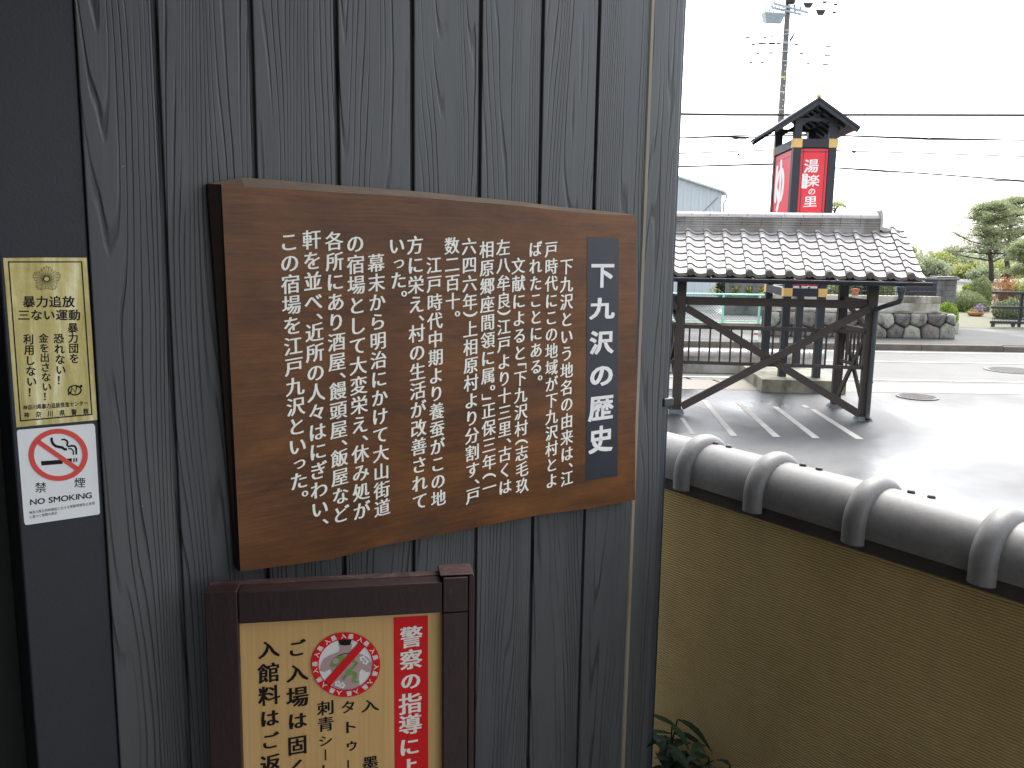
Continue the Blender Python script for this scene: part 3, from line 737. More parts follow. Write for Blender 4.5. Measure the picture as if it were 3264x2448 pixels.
# round no-tattoo emblem
EX, EY, RX, RY = 1110, 746, 244, 228
def disc(m, cx, cy, rx, ry, f, n=40): m.add([f(cx + rx * math.cos(2 * math.pi * i / n), cy + ry * math.sin(2 * math.pi * i / n)) for i in range(n)], [tuple(range(n))])
m = MB(); f = spx(0); disc(m, EX, EY, RX - 20, RY - 20, f, 56); em = m.build('emblem', M['white'], panel)
m = MB(); f = spx(1)
m.add([f(*q) for q in ((1058, 600), (1068, 632), (1062, 655), (1000, 680), (955, 705), (935, 745), (925, 790), (960, 800), (1000, 780), (1012, 800), (1016, 850), (1010, 905), (1060, 928), (1110, 934), (1170, 928), (1212, 905), (1204, 850), (1208, 800), (1222, 778), (1260, 800), (1297, 800), (1296, 740), (1270, 700), (1225, 675), (1160, 655), (1150, 632), (1158, 600))], [tuple(range(27))])
m.build('torso_print', M['pink'], em)
m = MB(); f = spx(2)
m.add([f(*q) for q in ((1055, 574), (1062, 594), (1074, 610), (1110, 612), (1140, 609), (1148, 594), (1152, 574), (1110, 566))], [tuple(range(8))])
strokepx(m, [(1010, 745), (1030, 705), (1060, 684), (1100, 670), (1140, 668), (1170, 676)], [3, 5, 6, 6, 5, 3], f)
m.build('hair_print', M['ink'], em)
m = MB(); f = spx(3)
strokepx(m, [(1010, 762), (1035, 725), (1065, 702), (1100, 700), (1130, 704), (1160, 716), (1190, 735), (1160, 770), (1110, 800), (1120, 815), (1150, 800), (1178, 815), (1175, 845), (1160, 860), (1190, 868), (1206, 862)],
         [30, 42, 40, 36, 34, 30, 18, 18, 14, 26, 30, 30, 28, 22, 12, 2], f)
for q in (((1112, 820), (1090, 838), (1078, 830)), ((1114, 826), (1098, 850), (1082, 848)), ((1075, 720), (1056, 750), (1040, 752))): strokepx(m, q, [14, 10, 3], f)
m.build('dragon_print', M['green_ink'], em)
m = MB(); f = spx(4); disc(m, 1040, 720, 24, 20, f, 16); m.build('mane_print', M['pink'], em)
m = MB(); f = spx(3)
for cx, cy in ((1230, 706), (1055, 880), (1085, 892), (1250, 725)):
    for i in range(5):
        a = i * 1.2566; disc(m, cx + 15 * math.cos(a), cy + 14 * math.sin(a), 10, 9, f, 10)
m.build('blossom_print', M['white'], em)
m = MB(); f = spx(5); ringpx(m, EX, EY, RX, RY, 54, 50, f, 72); strokepx(m, [(976, 886), (1232, 596)], 52, f); m.build('prohibition_ring', M['red'], em)
m = MB(); f = smap(6)
for i in range(11):
    for j, ch in enumerate('入墨'):
        a = -math.pi / 2 + (i + (j - .5) * .42) * 2 * math.pi / 11 + .05
        px_, py_ = EX + (RX - 27) * math.cos(a), EY + (RY - 25) * math.sin(a); c = s_at(px_, py_, PD); e1 = s_at(px_ - 20, py_, PD); e2 = s_at(px_ + 20, py_, PD)
        put(m, ch, f, c[0], c[1], (e2 - e1)[0], (e2 - e1)[0], BOLD, rot=-(a + math.pi / 2), vertical=False)
m.build('ring_lettering', M['white'], em)

# ---------------------------------------------------------------- ochre wall with tiled coping, square to the timber wall
SX, YT = 1.685, .34                        # face of the wall along the timber wall's direction; it starts behind the corner
ow = thing('coping_wall', 'ochre combed plaster wall with a coping of grey rounded tiles, running off to the right', 'wall', WALL, (SX, 0, 0))
L0, L1 = .34, -3.2
ZB = EYE - .648
m = MB(); m.box(SX, SX + .13, L1, L0, .0, ZB); m.build('plaster', M['rib'], ow)
m = MB(); m.box(SX - .006, SX + .136, L1, L0, ZB + .0005, ZB + .034); m.build('coping_bed', M['mortar'], ow, bevel=.004)
CR = .078; CX = SX + .066
def arc(r, leg, n=14):
    P = [(CX - r, ZB + .022 - leg)]
    for i in range(n + 1): a = math.pi - math.pi * i / n; P.append((CX + r * math.cos(a), ZB + .055 + r * 1.02 * math.sin(a)))
    return P + [(CX + r, ZB + .022 - leg)]
feet = [.339, .087, -.145, -.418, -.692, -.966, -1.240, -1.514, -1.788, -2.062, -2.336, -2.610, -2.884, -3.158]
rng = random.Random(4)
for i, y0 in enumerate(feet[:-1]):
    y1 = feet[i + 1]; m = MB(); m.tone = rng.random()
    P = arc(CR, -.012); n = len(P); st = 5; vs = []; fs = []
    for k_ in range(st + 1):
        t_ = k_ / st; y = y0 + (y1 - y0) * t_ + (.0 if k_ else .0); q = arc(CR + .001 * t_, -.012); vs += [(x, y, z) for x, z in q]
    for k_ in range(st):
        for j in range(n - 1): fs.append((k_ * n + j, k_ * n + j + 1, (k_ + 1) * n + j + 1, (k_ + 1) * n + j))
    fs += [tuple(range(n)), tuple(st * n + j for j in range(n))]
    m.add(vs, fs); tile = m.build('cap_tile', M['cap'], ow, smooth=True)
    m = MB(); m.tone = rng.random()             # the rounded collar over the joint
    P = arc(CR + .014, .004, 18); n = len(P); rr = .027; vs = []; fs = []; sec = 9
    yc = y1 + rng.uniform(-.002, .002)
    for j, (x, z) in enumerate(P):
        if j == 0 or j == n - 1: d = np.array([(-1 if j == 0 else 1), 0.0])
        else:
            a = math.pi - math.pi * (j - 1) / (n - 3); d = np.array([math.cos(a), math.sin(a)])
        for k_ in range(sec):
            b_ = math.pi * k_ / (sec - 1) ; vs.append((x + d[0] * (rr * .78 * math.sin(b_) - .014), yc - rr * math.cos(b_), z + d[1] * (rr * .78 * math.sin(b_) - .014)))
    for j in range(n - 1):
        for k_ in range(sec - 1): fs.append((j * sec + k_, (j + 1) * sec + k_, (j + 1) * sec + k_ + 1, j * sec + k_ + 1))
    fs += [tuple(range(sec)), tuple((n - 1) * sec + k_ for k_ in range(sec))]
    m.add(vs, fs); m.build('collar', M['cap'], tile, smooth=True)
    for dy in (.159, .204):
        m = MB(); m.lathe([(.0085, 0), (.0085, .004), (.006, .0065), (.001, .007)], (CX + .012, y1 + dy - (.0 if i else .0), ZB + .055 + CR * 1.005), 10); m.build('nail_head', M['nail'], tile, smooth=True)

# plant in the corner at the foot of the plaster wall
rng = random.Random(8)
pl = thing('bamboo_plant', 'dark green leafy plant in the corner between timber wall and ochre wall', 'plant', WALL, (SX - .1, .02, .85))
def blade(m, base, dirv, L, W, droop):
    d = np.array(dirv, float); d /= np.linalg.norm(d); s_ = np.cross(d, [0, 0, 1.0]); s_ /= np.linalg.norm(s_) + 1e-6
    vs = []; N_ = 6
    for i in range(N_ + 1):
        t_ = i / N_; c = np.array(base) + d * L * t_ + np.array([0, 0, -droop * L * t_ * t_]); w_ = W * math.sin(math.pi * min(1, .08 + t_ * .92)) ** .8 * (1 - .35 * t_)
        vs += [c - s_ * w_, c + np.array([0, 0, -.12 * w_]), c + s_ * w_]
    fs = []
    for i in range(N_):
        fs += [(3 * i, 3 * i + 1, 3 * i + 4, 3 * i + 3), (3 * i + 1, 3 * i + 2, 3 * i + 5, 3 * i + 4)]
    m.add(vs, fs)
ms, ml = MB(), MB()
for i in range(19):
    bx, by = SX - .03 - rng.random() * .10, .12 - rng.random() * .26
    top_ = .96 + rng.random() * .20 + (.05 if by > .02 else 0); lean = (rng.uniform(-.04, .05), rng.uniform(-.10, .02))
    pth = [(bx + lean[0] * q, by + lean[1] * q, .85 + (top_ - .85) * q) for q in (0, .35, .7, 1)]
    ms.tube(pth, [.004, .0035, .003, .002], 6)
    for j in range(11):
        q = .25 + .75 * j / 10; c = [pth[0][k_] + (pth[-1][k_] - pth[0][k_]) * q for k_ in range(3)]
        a = rng.uniform(0, 6.28); ml.tone = rng.random()
        blade(ml, c, (math.cos(a), math.sin(a) - .25, rng.uniform(-.1, .8)), rng.uniform(.08, .14), rng.uniform(.011, .019), rng.uniform(.2, .9))
ms.build('stems', M['dark'], pl); ml.build('leaves', M['dark'], pl, fix=False)

# ================================================================== THE TILED SHELTER IN THE CAR PARK
CF = Frame((5.045, 12.243, 0), -7.5)
sh = thing('tiled_shelter', 'brown timber shelter with cross braces and a silver tiled roof in the car park', 'shelter', CF, (0, 0, 0))
T = M['timber']
BAY = 2.64
POSTS = [(0, 0, 0), (-.17, .96, 1), (-BAY, 0, 0), (-BAY - .17, .96, 1), (-2 * BAY, 0, 0), (-2 * BAY - .17, .96, 1)]
for px_, py_, back in POSTS:
    m = MB(); m.box(px_ - .065, px_ + .065, py_ - .06, py_ + .07, .055, 1.99 if not back else 1.99); m.build('post', T, sh, bevel=.006)
    m = MB(); m.add([(px_ + sx * a, py_ + sy * a, z) for z, a in ((-.02, .125), (.0545, .085)) for sx, sy in ((-1, -1), (1, -1), (1, 1), (-1, 1))],
                    [(0, 3, 2, 1), (4, 5, 6, 7), (0, 1, 5, 4), (1, 2, 6, 5), (2, 3, 7, 6), (3, 0, 4, 7)]); m.build('footing', M['footing'], sh, bevel=.006)
# plates under the roof
m = MB(); m.box(-6.2, .42, -.05, .06, 1.991, 2.09); m.build('eave_beam', T, sh, bevel=.004)
m = MB(); m.box(-6.2, .42, .90, 1.02, 1.991, 2.09); m.build('eave_beam', T, sh, bevel=.004)
for a, b_ in ((-BAY + .0655, -.0655), (-2 * BAY + .0655, -BAY - .0655)):
    m = MB(); m.box(a, b_, -.03, .03, 1.59, 1.705); m.build('cross_beam', T, sh, bevel=.004)
    m = MB(); m.box(a, b_, -.028, .028, 1.245, 1.298); m.build('rail', T, sh, bevel=.003)
    m = MB(); m.box(a, b_, -.028, .028, .728, .775); m.build('rail', T, sh, bevel=.003)
    n = 17
    for i in range(n):
        x = a + (b_ - a) * (i + .5) / n
        m = MB(); m.box(x - .012, x + .012, -.014, .014, .7755, 1.2445); m.build('baluster', T, sh, bevel=.002)
    m = MB(); m.bar((a + .0, -.058, 1.55), (b_ - .0, -.058, .09), .05, .105, (0, 0, 1)); m.build('brace', T, sh, bevel=.003)
    m = MB(); m.bar((a + .0, -.110, .11), (b_ - .0, -.110, 1.60), .05, .105, (0, 0, 1)); m.build('brace', T, sh, bevel=.003)
for sx in (0, -BAY, -2 * BAY):                      # side frames running back
    A, B_ = np.array([sx, .0705, 0]), np.array([sx - .16, .8985, 0])
    m = MB(); m.bar(A + [0, 0, 1.655], B_ + [0, 0, 1.655], .05, .11); m.build('side_beam', T, sh, bevel=.003)
    m = MB(); m.bar(A + [0, 0, 1.27], B_ + [0, 0, 1.27], .05, .055); m.build('side_rail', T, sh, bevel=.003)
    m = MB(); m.bar(A + [0, 0, .745], B_ + [0, 0, .745], .05, .05); m.build('side_rail', T, sh, bevel=.003)
    for i in range(7):
        p = A + (B_ - A) * (i + .5) / 7; m = MB(); m.box(p[0] - .013, p[0] + .013, p[1] - .013, p[1] + .013, .771, 1.242); m.build('baluster', T, sh)
    m = MB(); m.bar(A + [.03, 0, .10], B_ + [.03, 0, 1.2], .03, .08); m.build('brace', T, sh, bevel=.003)
    m = MB(); m.bar(A + [-.03, 0, 1.2], B_ + [-.03, 0, .10], .03, .08); m.build('brace', T, sh, bevel=.003)
    m = MB(); m.bar((sx - .01, .08, 1.30), (sx - .14, .86, 1.62), .05, .06); m.build('knee_brace', T, sh)
# tiled roof: wave profile, overlapping rows
PITCH_T = .2622; XR = .497; XL = -6.0
EV, RD = -.55, .50                      # eave and ridge, depth
ZE, ZR = 2.052, 2.700
WU = [0, .06, .12, .20, .30, .40, .50, .62, .75, .88, 1.0]
WZ = [.020, .030, .034, .030, .012, -.007, -.018, -.023, -.021, -.016, -.010]
def wave(t):                                    # t = 0 at the middle of the eave disc, a joint lies at -.14
    u = t + .14; return float(np.interp(u - math.floor(u), WU, WZ))
def roof_pt(x, f, lift=0.0, back=False):           # f: 0 at eave, 1 at ridge
    y = EV + (RD - EV) * f; z = ZE + (ZR - ZE) * f
    if back: y = 2 * RD - y + .0
    return (x, y, z + wave((x - .32) / PITCH_T) + lift)
ROWS = 7; SUB = 12
rng = random.Random(2)
K0 = int(math.floor((XL - .32) / PITCH_T))
for back in (False, True):
    m = MB()
    for r in range(ROWS):
        f0, f1 = r / ROWS, (r + 1) / ROWS + .02
        for k_ in range(K0, 2):
            xa = .32 + (k_ - .14) * PITCH_T; m.tone = .35 + .5 * rng.random(); jit = rng.uniform(-.002, .002)
            us = [u for u in WU if xa + u * PITCH_T < XR]
            if len(us) < 2: continue
            if us[-1] < 1.0: us.append((XR - xa) / PITCH_T)
            vs = []
            for u in us:
                x = xa + u * PITCH_T - (.0004 if u == 1 else 0) + (.0004 if u == 0 else 0)
                q = [roof_pt(x, f0, .021 + jit, back), roof_pt(x, f1, -.001, back), roof_pt(x, f0 + .003, -.004, back)]
                vs += q
            n = len(us); t0 = m.tone
            m.add(vs, [(3 * i, 3 * i + 3, 3 * i + 4, 3 * i + 1) for i in range(n - 1)])
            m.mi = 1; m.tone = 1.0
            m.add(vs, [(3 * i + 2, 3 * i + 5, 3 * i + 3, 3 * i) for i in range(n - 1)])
            if not back:                        # joint beside the roll
                p, q = roof_pt(xa + .0005, f0, .0225, back), roof_pt(xa + .0005, f1, .0005, back)
                m.add([(p[0] - .004, p[1], p[2] - .040), (p[0] + .005, p[1], p[2] + .002), (q[0] + .005, q[1], q[2] + .002), (q[0] - .004, q[1], q[2] - .040)], [(0, 1, 2, 3)])
            m.mi = 0
    m.build('roof_tiles', [M['kawara'], M['tile_edge']], sh, fix=False, smooth=True)
kx = .32
while kx > XL:
    m = MB(); m.tube([(kx, EV - .030, ZE + .018), (kx, EV + .05, ZE + .040)], .048, 18); m.lathe([(0.001, 0)], (0, 0, -50), 3) if False else None
    for rr in (.034, .016):
        pts_ = [(kx + rr * math.cos(2 * math.pi * i / 16), EV - .0315, ZE + .018 + rr * math.sin(2 * math.pi * i / 16)) for i in range(17)]
        m.tube(pts_, .004, 5, cap=False)
    ed = m.build('eave_disc', M['tile_edge'], sh, smooth=True)
    m = MB(); vs = []                                        # hanging lip between two discs
    x0 = kx + .04; N_ = 10; wd_ = PITCH_T - .08
    if x0 + wd_ > XR: wd_ = XR - x0
    for i in range(N_ + 1):
        x = x0 + wd_ * i / N_; zz = ZE + wave((x - .32) / PITCH_T)
        vs += [(x, EV - .012, zz + .0255), (x, EV - .016, zz - .022), (x, EV + .012, zz - .022)]
    fs = []
    for i in range(N_): fs += [(3 * i, 3 * i + 1, 3 * i + 4, 3 * i + 3), (3 * i + 1, 3 * i + 2, 3 * i + 5, 3 * i + 4)]
    m.add(vs, fs); m.build('eave_lip', M['tile_edge'], sh)
    kx -= PITCH_T
# deck and rafters under the tiles
m = MB(); m.prismx([(EV + .02, ZE - .05), (RD, ZR - .05), (2 * RD - EV - .02, ZE - .05), (2 * RD - EV - .02, ZE - .075), (RD, ZR - .085), (EV + .02, ZE - .075)], XL, XR - .05); m.build('roof_deck', T, sh)
m = MB(); m.prismx([(EV + .06, ZE - .0755), (RD, ZR - .086), (2 * RD - EV - .06, ZE - .0755), (2 * RD - EV - .06, ZE - .12), (RD, ZR - .17), (EV + .06, ZE - .12)], XR - .13, XR - .095); m.build('bargeboard', T, sh)
# ridge: stacked courses, round cap tiles, end tile
m = MB(); m.box(XL, .128, RD - .10, RD + .10, ZR - .06, ZR + .0395); m.build('ridge_mortar', M['ridge'], sh)
zz = ZR + .012; cnt = 0
for i, (hw, h) in enumerate(((.105, .034), (.098, .034), (.105, .034), (.098, .034), (.112, .016))):
    x = .13
    m = MB()
    while x > XL:
        m.tone = rng.random(); m.box(x - .275 + .002, x, RD - hw, RD + hw, zz, zz + h - .004); x -= .275
    m.build('ridge_course', M['kawara'] if i == 4 else M['ridge'], sh, bevel=.004); zz += h
x = .13
while x > XL:
    m = MB(); m.tone = rng.uniform(.2, .6); P = [(RD - .075 * math.cos(math.pi * i / 10), zz + .062 * math.sin(math.pi * i / 10)) for i in range(11)]
    m.prismx(P, x - .262, x - .003); m.build('ridge_cap', M['kawara'], sh, smooth=True); x -= .265
m = MB(); m.prism([(.131, ZR - .01), (.165, ZR - .01), (.170, ZR + .15), (.150, ZR + .255), (.128, ZR + .285), (.112, ZR + .262), (.131, ZR + .225)], RD - .11, RD + .11); m.build('ridge_end_tile', M['kawara'], sh, bevel=.01)
m = MB(); m.prism([(.171, ZR + .045), (.30, ZR + .012), (.415, ZR + .004), (.43, ZR - .03), (.171, ZR - .03)], RD - .07, RD + .07); m.build('ridge_tail', M['kawara'], sh, bevel=.012)
# gutter and downpipe
m = MB(); P = [(EV - .085 + .055 * math.cos(math.pi + math.pi * i / 10) + .0, 1.995 + .058 * math.sin(math.pi + math.pi * i / 10)) for i in range(11)]
P2 = [(EV - .085 + .048 * math.cos(math.pi + math.pi * i / 10), 1.997 + .050 * math.sin(math.pi + math.pi * i / 10)) for i in range(10, -1, -1)]
m.prismx(P + P2, -6.0, .56); gu = m.build('gutter', M['gutter'], sh, smooth=True)
for i in range(12):
    x = .46 - i * .55; m = MB(); m.tube([(x, EV - .145, 2.002), (x, EV - .085, 2.008), (x, EV + .03, 2.015)], .006, 6); m.build('gutter_clip', M['steel'], gu)
fx = .19; fy = EV - .085
m = MB(); m.lathe([(.055, 1.93), (.055, 1.89), (.045, 1.85), (.033, 1.80), (.033, 1.77)], (fx, fy, 0), 14); m.build('hopper', M['pipe'], sh, smooth=True)
m = MB(); m.tube([(fx, fy, 1.775), (fx - .01, fy + .02, 1.735), (.07, -.155, 1.62), (.035, -.105, 1.58), (.032, -.10, 1.50), (.032, -.10, .13), (.032, -.105, .07), (.032, -.14, .03)], .034, 12); m.build('downpipe', M['pipe'], sh, smooth=True)
for z in (1.3, .55):
    m = MB(); m.box(-.01, .074, -.105, -.055, z, z + .022); m.build('pipe_bracket', M['gutter'], sh)

# ================================================================== SIGN TOWER
TF = Frame((4.614, 14.869, 0), -4)
tw = thing('sign_tower', 'black sign tower with small gabled roof and red panels, standing behind the shelter', 'sign tower', TF, (0, 0, 0))
TB = M['towerblack']
D1 = 1.40
m = MB(); m.box(-.35, 1.05, -.34, 1.85, -.05, .22); m.build('concrete_base', M['mossy'], tw, bevel=.012)
LEGS = [(0.0, 0.0), (.58, 0.0), (0.0, D1), (.58, D1)]
for x, y in LEGS:
    m = MB(); m.box(x, x + .125, y, y + .125, .2205, 4.55); m.build('leg', TB, tw, bevel=.004)
for z0, z1 in ((1.61, 1.745), (4.075, 4.215)):
    m = MB(); m.box(.126, .579, -.006, .131, z0, z1); m.build('crossbeam', TB, tw, bevel=.003)
    m = MB(); m.box(.126, .579, D1 - .006, D1 + .131, z0, z1); m.build('crossbeam', TB, tw, bevel=.003)
    m = MB(); m.box(-.006, .131, .132, D1 - .007, z0, z1); m.build('crossbeam', TB, tw, bevel=.003)
    m = MB(); m.box(.574, .711, .132, D1 - .007, z0, z1); m.build('crossbeam', TB, tw, bevel=.003)
    for x, y in LEGS:
        m = MB(); m.box(x - .012, x + .137, y - .012, y + .137, z0 - .002, z1 + .002); m.build('gold_band', M['goldpaint'], tw, bevel=.003)
# panels
m = MB(); m.box(.126, .579, .03, .06, 1.79, 4.074); m.build('panel_frame', TB, tw)
m = MB(); m.box(.03, .06, .126, D1 - .001, 1.79, 4.074); m.build('panel_frame', TB, tw)
m = MB(); m.box(.645, .675, .126, D1 - .001, 1.79, 4.074); m.build('panel_frame', TB, tw)
m = MB(); m.box(.131, .574, .020, .0295, 1.80, 4.055); fp = m.build('front_panel', M['redsign'], tw)
m = MB()
for x in (.166, .528): m.box(x, x + .012, .0185, .0198, 1.80, 4.055)
for z in (4.000, 1.84): m.box(.131, .166, .0186, .0197, z, z + .012); m.box(.178, .528, .0186, .0197, z, z + .012); m.box(.54, .574, .0186, .0197, z, z + .012)
m.build('panel_lines', TB, fp)
def t7(x, y, d=.018): return TF.px(2400 + x / 3.857, 270 + y / 3.857, d)
m = MB(); mp = lambda x, z: (x, .0178, z)
BR2 = dict(bx=.028, by=.016, slant=.08)
for ch, x, y, wd, hh in (('湯', 718, 998, 178, 170), ('楽', 742, 1180, 150, 150), ('の', 724, 1312, 92, 92), ('里', 704, 1436, 168, 140)):
    c = t7(x, y); e = t7(x + wd / 2, y)[0] - t7(x - wd / 2, y)[0]; h_ = t7(x, y - hh / 2)[1] - t7(x, y + hh / 2)[1]
    put(m, ch, mp, c[0], c[1], e * 1.04, h_ * 1.04, BR2)
m.build('lettering', M['white'], fp)
a, b_ = t7(607, 1095), t7(664, 1275)
m = MB(); m.box(a[0], b_[0], .0172, .0197, b_[1], a[1]); pl_ = m.build('small_plate', M['white'], fp)
m = MB(); column(m, 'ゆらくのさと', (a[0] * .5 + b_[0] * .5, a[1] - .012), (a[0] * .5 + b_[0] * .5, b_[1] + .012), lambda x, z: (x, .0168, z), PLAIN, .8); m.build('lettering', M['ink'], pl_)
m = MB(); m.box(.018, .0295, .131, D1 - .005, 1.80, 4.05); sp_ = m.build('side_panel', M['redsign'], tw)
m = MB()
for y in (.20, D1 - .09): m.box(.0165, .0178, y, y + .014, 1.80, 4.05)
m.box(.0166, .0177, .131, D1 - .005, 3.95, 3.962)
m.build('panel_lines', TB, sp_)
m = MB(); put(m, 'ゆ', lambda a, z: (.0160, -a, z), -.955, 3.52, .80, 1.04, dict(bx=.060, by=.022, slant=.0)); m.build('lettering', M['white'], sp_)
m = MB(); m.box(.676, .687, .131, D1 - .005, 1.80, 4.05); m.build('side_panel', M['redsign'], tw)
for i in range(3):
    m = MB(); m.box(.150 + i * .145, .150 + i * .145 + .105, .032, .10, 1.7465, 1.789); m.build('floodlight', M['white'], tw, bevel=.006)
# roof
AX, AZ, EZ, HW = .300, 4.845, 4.375, .690
d0, d1 = -.26, 1.72
for sgn, nm in ((-1, 'l'), (1, 'r')):
    m = MB(); ex = AX + sgn * HW
    m.prism([(AX, AZ), (ex, EZ), (ex - sgn * .018, EZ - .035), (AX, AZ - .045)][::sgn], d0, d1); m.build('roof_slope', TB, tw, bevel=.003)
    m = MB(); m.prism([(AX + sgn * .002, AZ - .047), (ex - sgn * .020, EZ - .038), (ex - sgn * .050, EZ - .085), (AX + sgn * .002, AZ - .125)][::sgn], d0 + .012, d0 + .045); m.build('bargeboard', TB, tw, bevel=.003)
    m = MB(); m.prism([(AX + sgn * .002, AZ - .047), (ex - sgn * .020, EZ - .038), (ex - sgn * .050, EZ - .085), (AX + sgn * .002, AZ - .125)][::sgn], d1 - .045, d1 - .012); m.build('bargeboard', TB, tw, bevel=.003)
    for k_ in range(5):
        y = .1 + k_ * .31
        m = MB(); m.bar((AX + sgn * .03, y, AZ - .078), (ex - sgn * .16, y, EZ + .04), .04, .04); m.build('rafter', TB, tw)
    m = MB(); m.box(AX + sgn * .34 - .03, AX + sgn * .34 + .03, d0 + .08, d1 - .08, 4.5505, 4.60); m.build('purlin', TB, tw)
m = MB(); m.box(AX - .035, AX + .035, d0 + .05, d1 - .05, 4.70, 4.77); m.build('ridge_beam', TB, tw)
for y in (0.02, D1 + .02):
    m = MB(); m.box(.0, .705, y, y + .08, 4.505, 4.5495); m.build('tie_beam', TB, tw)
    m = MB(); m.bar((.12, y + .04, 4.46), (.52, y + .04, 4.69), .04, .05); m.build('strut', TB, tw)
m = MB(); m.lathe([(.030, 0), (.036, .012), (.034, .04), (.020, .058), (.004, .062)], (AX, d0 + .05, AZ - .008), 14); m.build('finial', M['goldpaint'], tw, smooth=True)

# ================================================================== LOW COPED WALL, FENCES, STONE WALL
lw = thing('boundary_wall', 'low pale rendered wall with round grey coping tiles, behind the shelter railing', 'wall', WORLD, (2, 16.75, 0))
m = MB(); m.prismx([(16.72, 0), (16.72, .325), (16.90, .325), (16.90, 0)], -1.5, 6.05); m.build('rendered_body', M['render'], lw)
x = 6.08
while x > -1.5:
    m = MB(); m.tone = rng.random(); P = [(16.81 - .125 * math.cos(math.pi * i / 10), .345 + .115 * math.sin(math.pi * i / 10)) for i in range(11)]
    m.prismx([(16.685, .326)] + P + [(16.935, .326)], x - .296, x - .03); ct = m.build('coping_tile', M['kawara'], lw, smooth=True)
    m = MB(); P = [(16.81 - .14 * math.cos(math.pi * i / 10), .345 + .13 * math.sin(math.pi * i / 10)) for i in range(11)]
    m.prismx([(16.67, .326)] + P + [(16.95, .326)], x - .03, x); m.build('collar', M['kawara'], ct, smooth=True, bevel=.008)
    x -= .297
# mint green chain link fence
gf = thing('chain_link_fence', 'mint green chain link fence with round posts beyond the road', 'fence', WORLD, (4, 25.45, .15))
for x in (2.1, 4.1, 6.14, 7.20, 8.60, 8.78):
    m = MB(); m.cyl((x, 25.45, .15), (x, 25.45, 1.09), .035, 10); m.build('post', M['greenpaint'], gf, smooth=True)
for x0, x1 in ((-2, 8.78),):
    m = MB(); m.cyl((x0, 25.45, 1.07), (x1, 25.45, 1.075), .026, 8); m.build('top_rail', M['greenpaint'], gf, smooth=True)
    m = MB(); m.cyl((x0, 25.45, .30), (x1, 25.45, .30), .016, 8); m.build('bottom_rail', M['greenpaint'], gf, smooth=True)
m = MB(); s_ = .085
for sgn in (1, -1):
    c0 = -2.0
    while c0 < 8.78 + .8:
        a_, b_ = (c0, .30), (c0 + sgn * .77, 1.07)
        if a_[0] <= 8.78 and -2 < b_[0] < 8.78: m.bar((a_[0], 25.45 + sgn * .003, a_[1]), (b_[0], 25.45 + sgn * .003, b_[1]), .007, .007, (0, 1, 0))
        c0 += s_
m.build('mesh_panel', M['wiremesh'], gf)
m = MB(); m.box(-2, 8.8, 25.35, 25.55, .14, .24); m.build('fence_kerb', M['mossy'], gf)
# wall of big field stones
rng = random.Random(21)
X0, X1, YS, ZS0, ZS1 = 6.7, 11.45, 22.65, .12, .80
sw = thing('stone_wall', 'retaining wall of large rounded field stones topped with pale coping bands', 'wall', WORLD, (9, YS, .15))
m = MB(); m.box(X0, X1 + .12, YS + .10, YS + .75, ZS0, ZS1); m.build('joint_mortar', M['mortar'], sw)
def clip_cell(poly, p, q):
    """keep the side of the bisector of p and q that holds p"""
    mx_, mz_ = (p[0] + q[0]) / 2, (p[1] + q[1]) / 2; nx_, nz_ = q[0] - p[0], q[1] - p[1]; out = []
    for i in range(len(poly)):
        A, B = poly[i - 1], poly[i]; da = (A[0] - mx_) * nx_ + (A[1] - mz_) * nz_; db = (B[0] - mx_) * nx_ + (B[1] - mz_) * nz_
        if (da <= 0) != (db <= 0): t_ = da / (da - db); out.append((A[0] + (B[0] - A[0]) * t_, A[1] + (B[1] - A[1]) * t_))
        if db <= 0: out.append(B)
    return out
seeds = []
x = X0 - .2
while x < X1 + .3: seeds.append((x, ZS0 + .16 + rng.uniform(-.03, .06))); x += rng.uniform(.42, .60)
x = X0 - .4
while x < X1 + .3: seeds.append((x, ZS1 - .17 + rng.uniform(-.07, .05))); x += rng.uniform(.40, .58)
m = MB()
for p in seeds:
    cell = [(X0, ZS0), (X1 + .16, ZS0), (X1 + .10, ZS1), (X0, ZS1)]
    for q in seeds:
        if q is not p and cell: cell = clip_cell(cell, p, q)
    if len(cell) < 3: continue
    cx, cz = sum(q[0] for q in cell) / len(cell), sum(q[1] for q in cell) / len(cell)
    # round the corners: sample the outline, then smooth it
    S = []
    for i in range(len(cell)):
        A, B = cell[i - 1], cell[i]; k_ = max(1, int(math.hypot(B[0] - A[0], B[1] - A[1]) / .035))
        S += [np.array([A[0] + (B[0] - A[0]) * j / k_, A[1] + (B[1] - A[1]) * j / k_]) for j in range(k_)]
    S = np.array(S)
    for _ in range(3): S = S * .5 + (np.roll(S, 1, 0) + np.roll(S, -1, 0)) * .25
    S = S + np.array([[rng.gauss(0, .004), rng.gauss(0, .004)] for _ in range(len(S))])
    c0 = np.array([cx, cz]); n = len(S); m.tone = rng.random(); vs = []; fs = []; bul = rng.uniform(.07, .12); tl = (rng.uniform(-.12, .12), rng.uniform(-.12, .12))
    prof_ = ((.965, .10), (.955, .03), (.91, -.02), (.78, -.06), (.55, -.085), (.28, -.097), (.02, -.10))
    for k_, dy in prof_:
        for q in S:
            d = (q - c0) * k_; vs.append((cx + d[0], YS + .10 + (dy - .10) * bul / .10 * .8 + d[0] * tl[0] + d[1] * tl[1] + rng.gauss(0, .004), cz + d[1]))
    for i in range(len(prof_) - 1):
        for j in range(n): fs.append((i * n + j, i * n + (j + 1) % n, (i + 1) * n + (j + 1) % n, (i + 1) * n + j))
    fs.append(tuple((len(prof_) - 1) * n + j for j in range(n)))
    m.add(vs, fs)
m.build('stones', M['stone'], sw, smooth=True)
m = MB(); m.box(X0, 11.20, YS + .06, YS + .40, ZS1 + .0005, ZS1 + .055); m.build('coping_ledge', M['sill'], sw, bevel=.008)
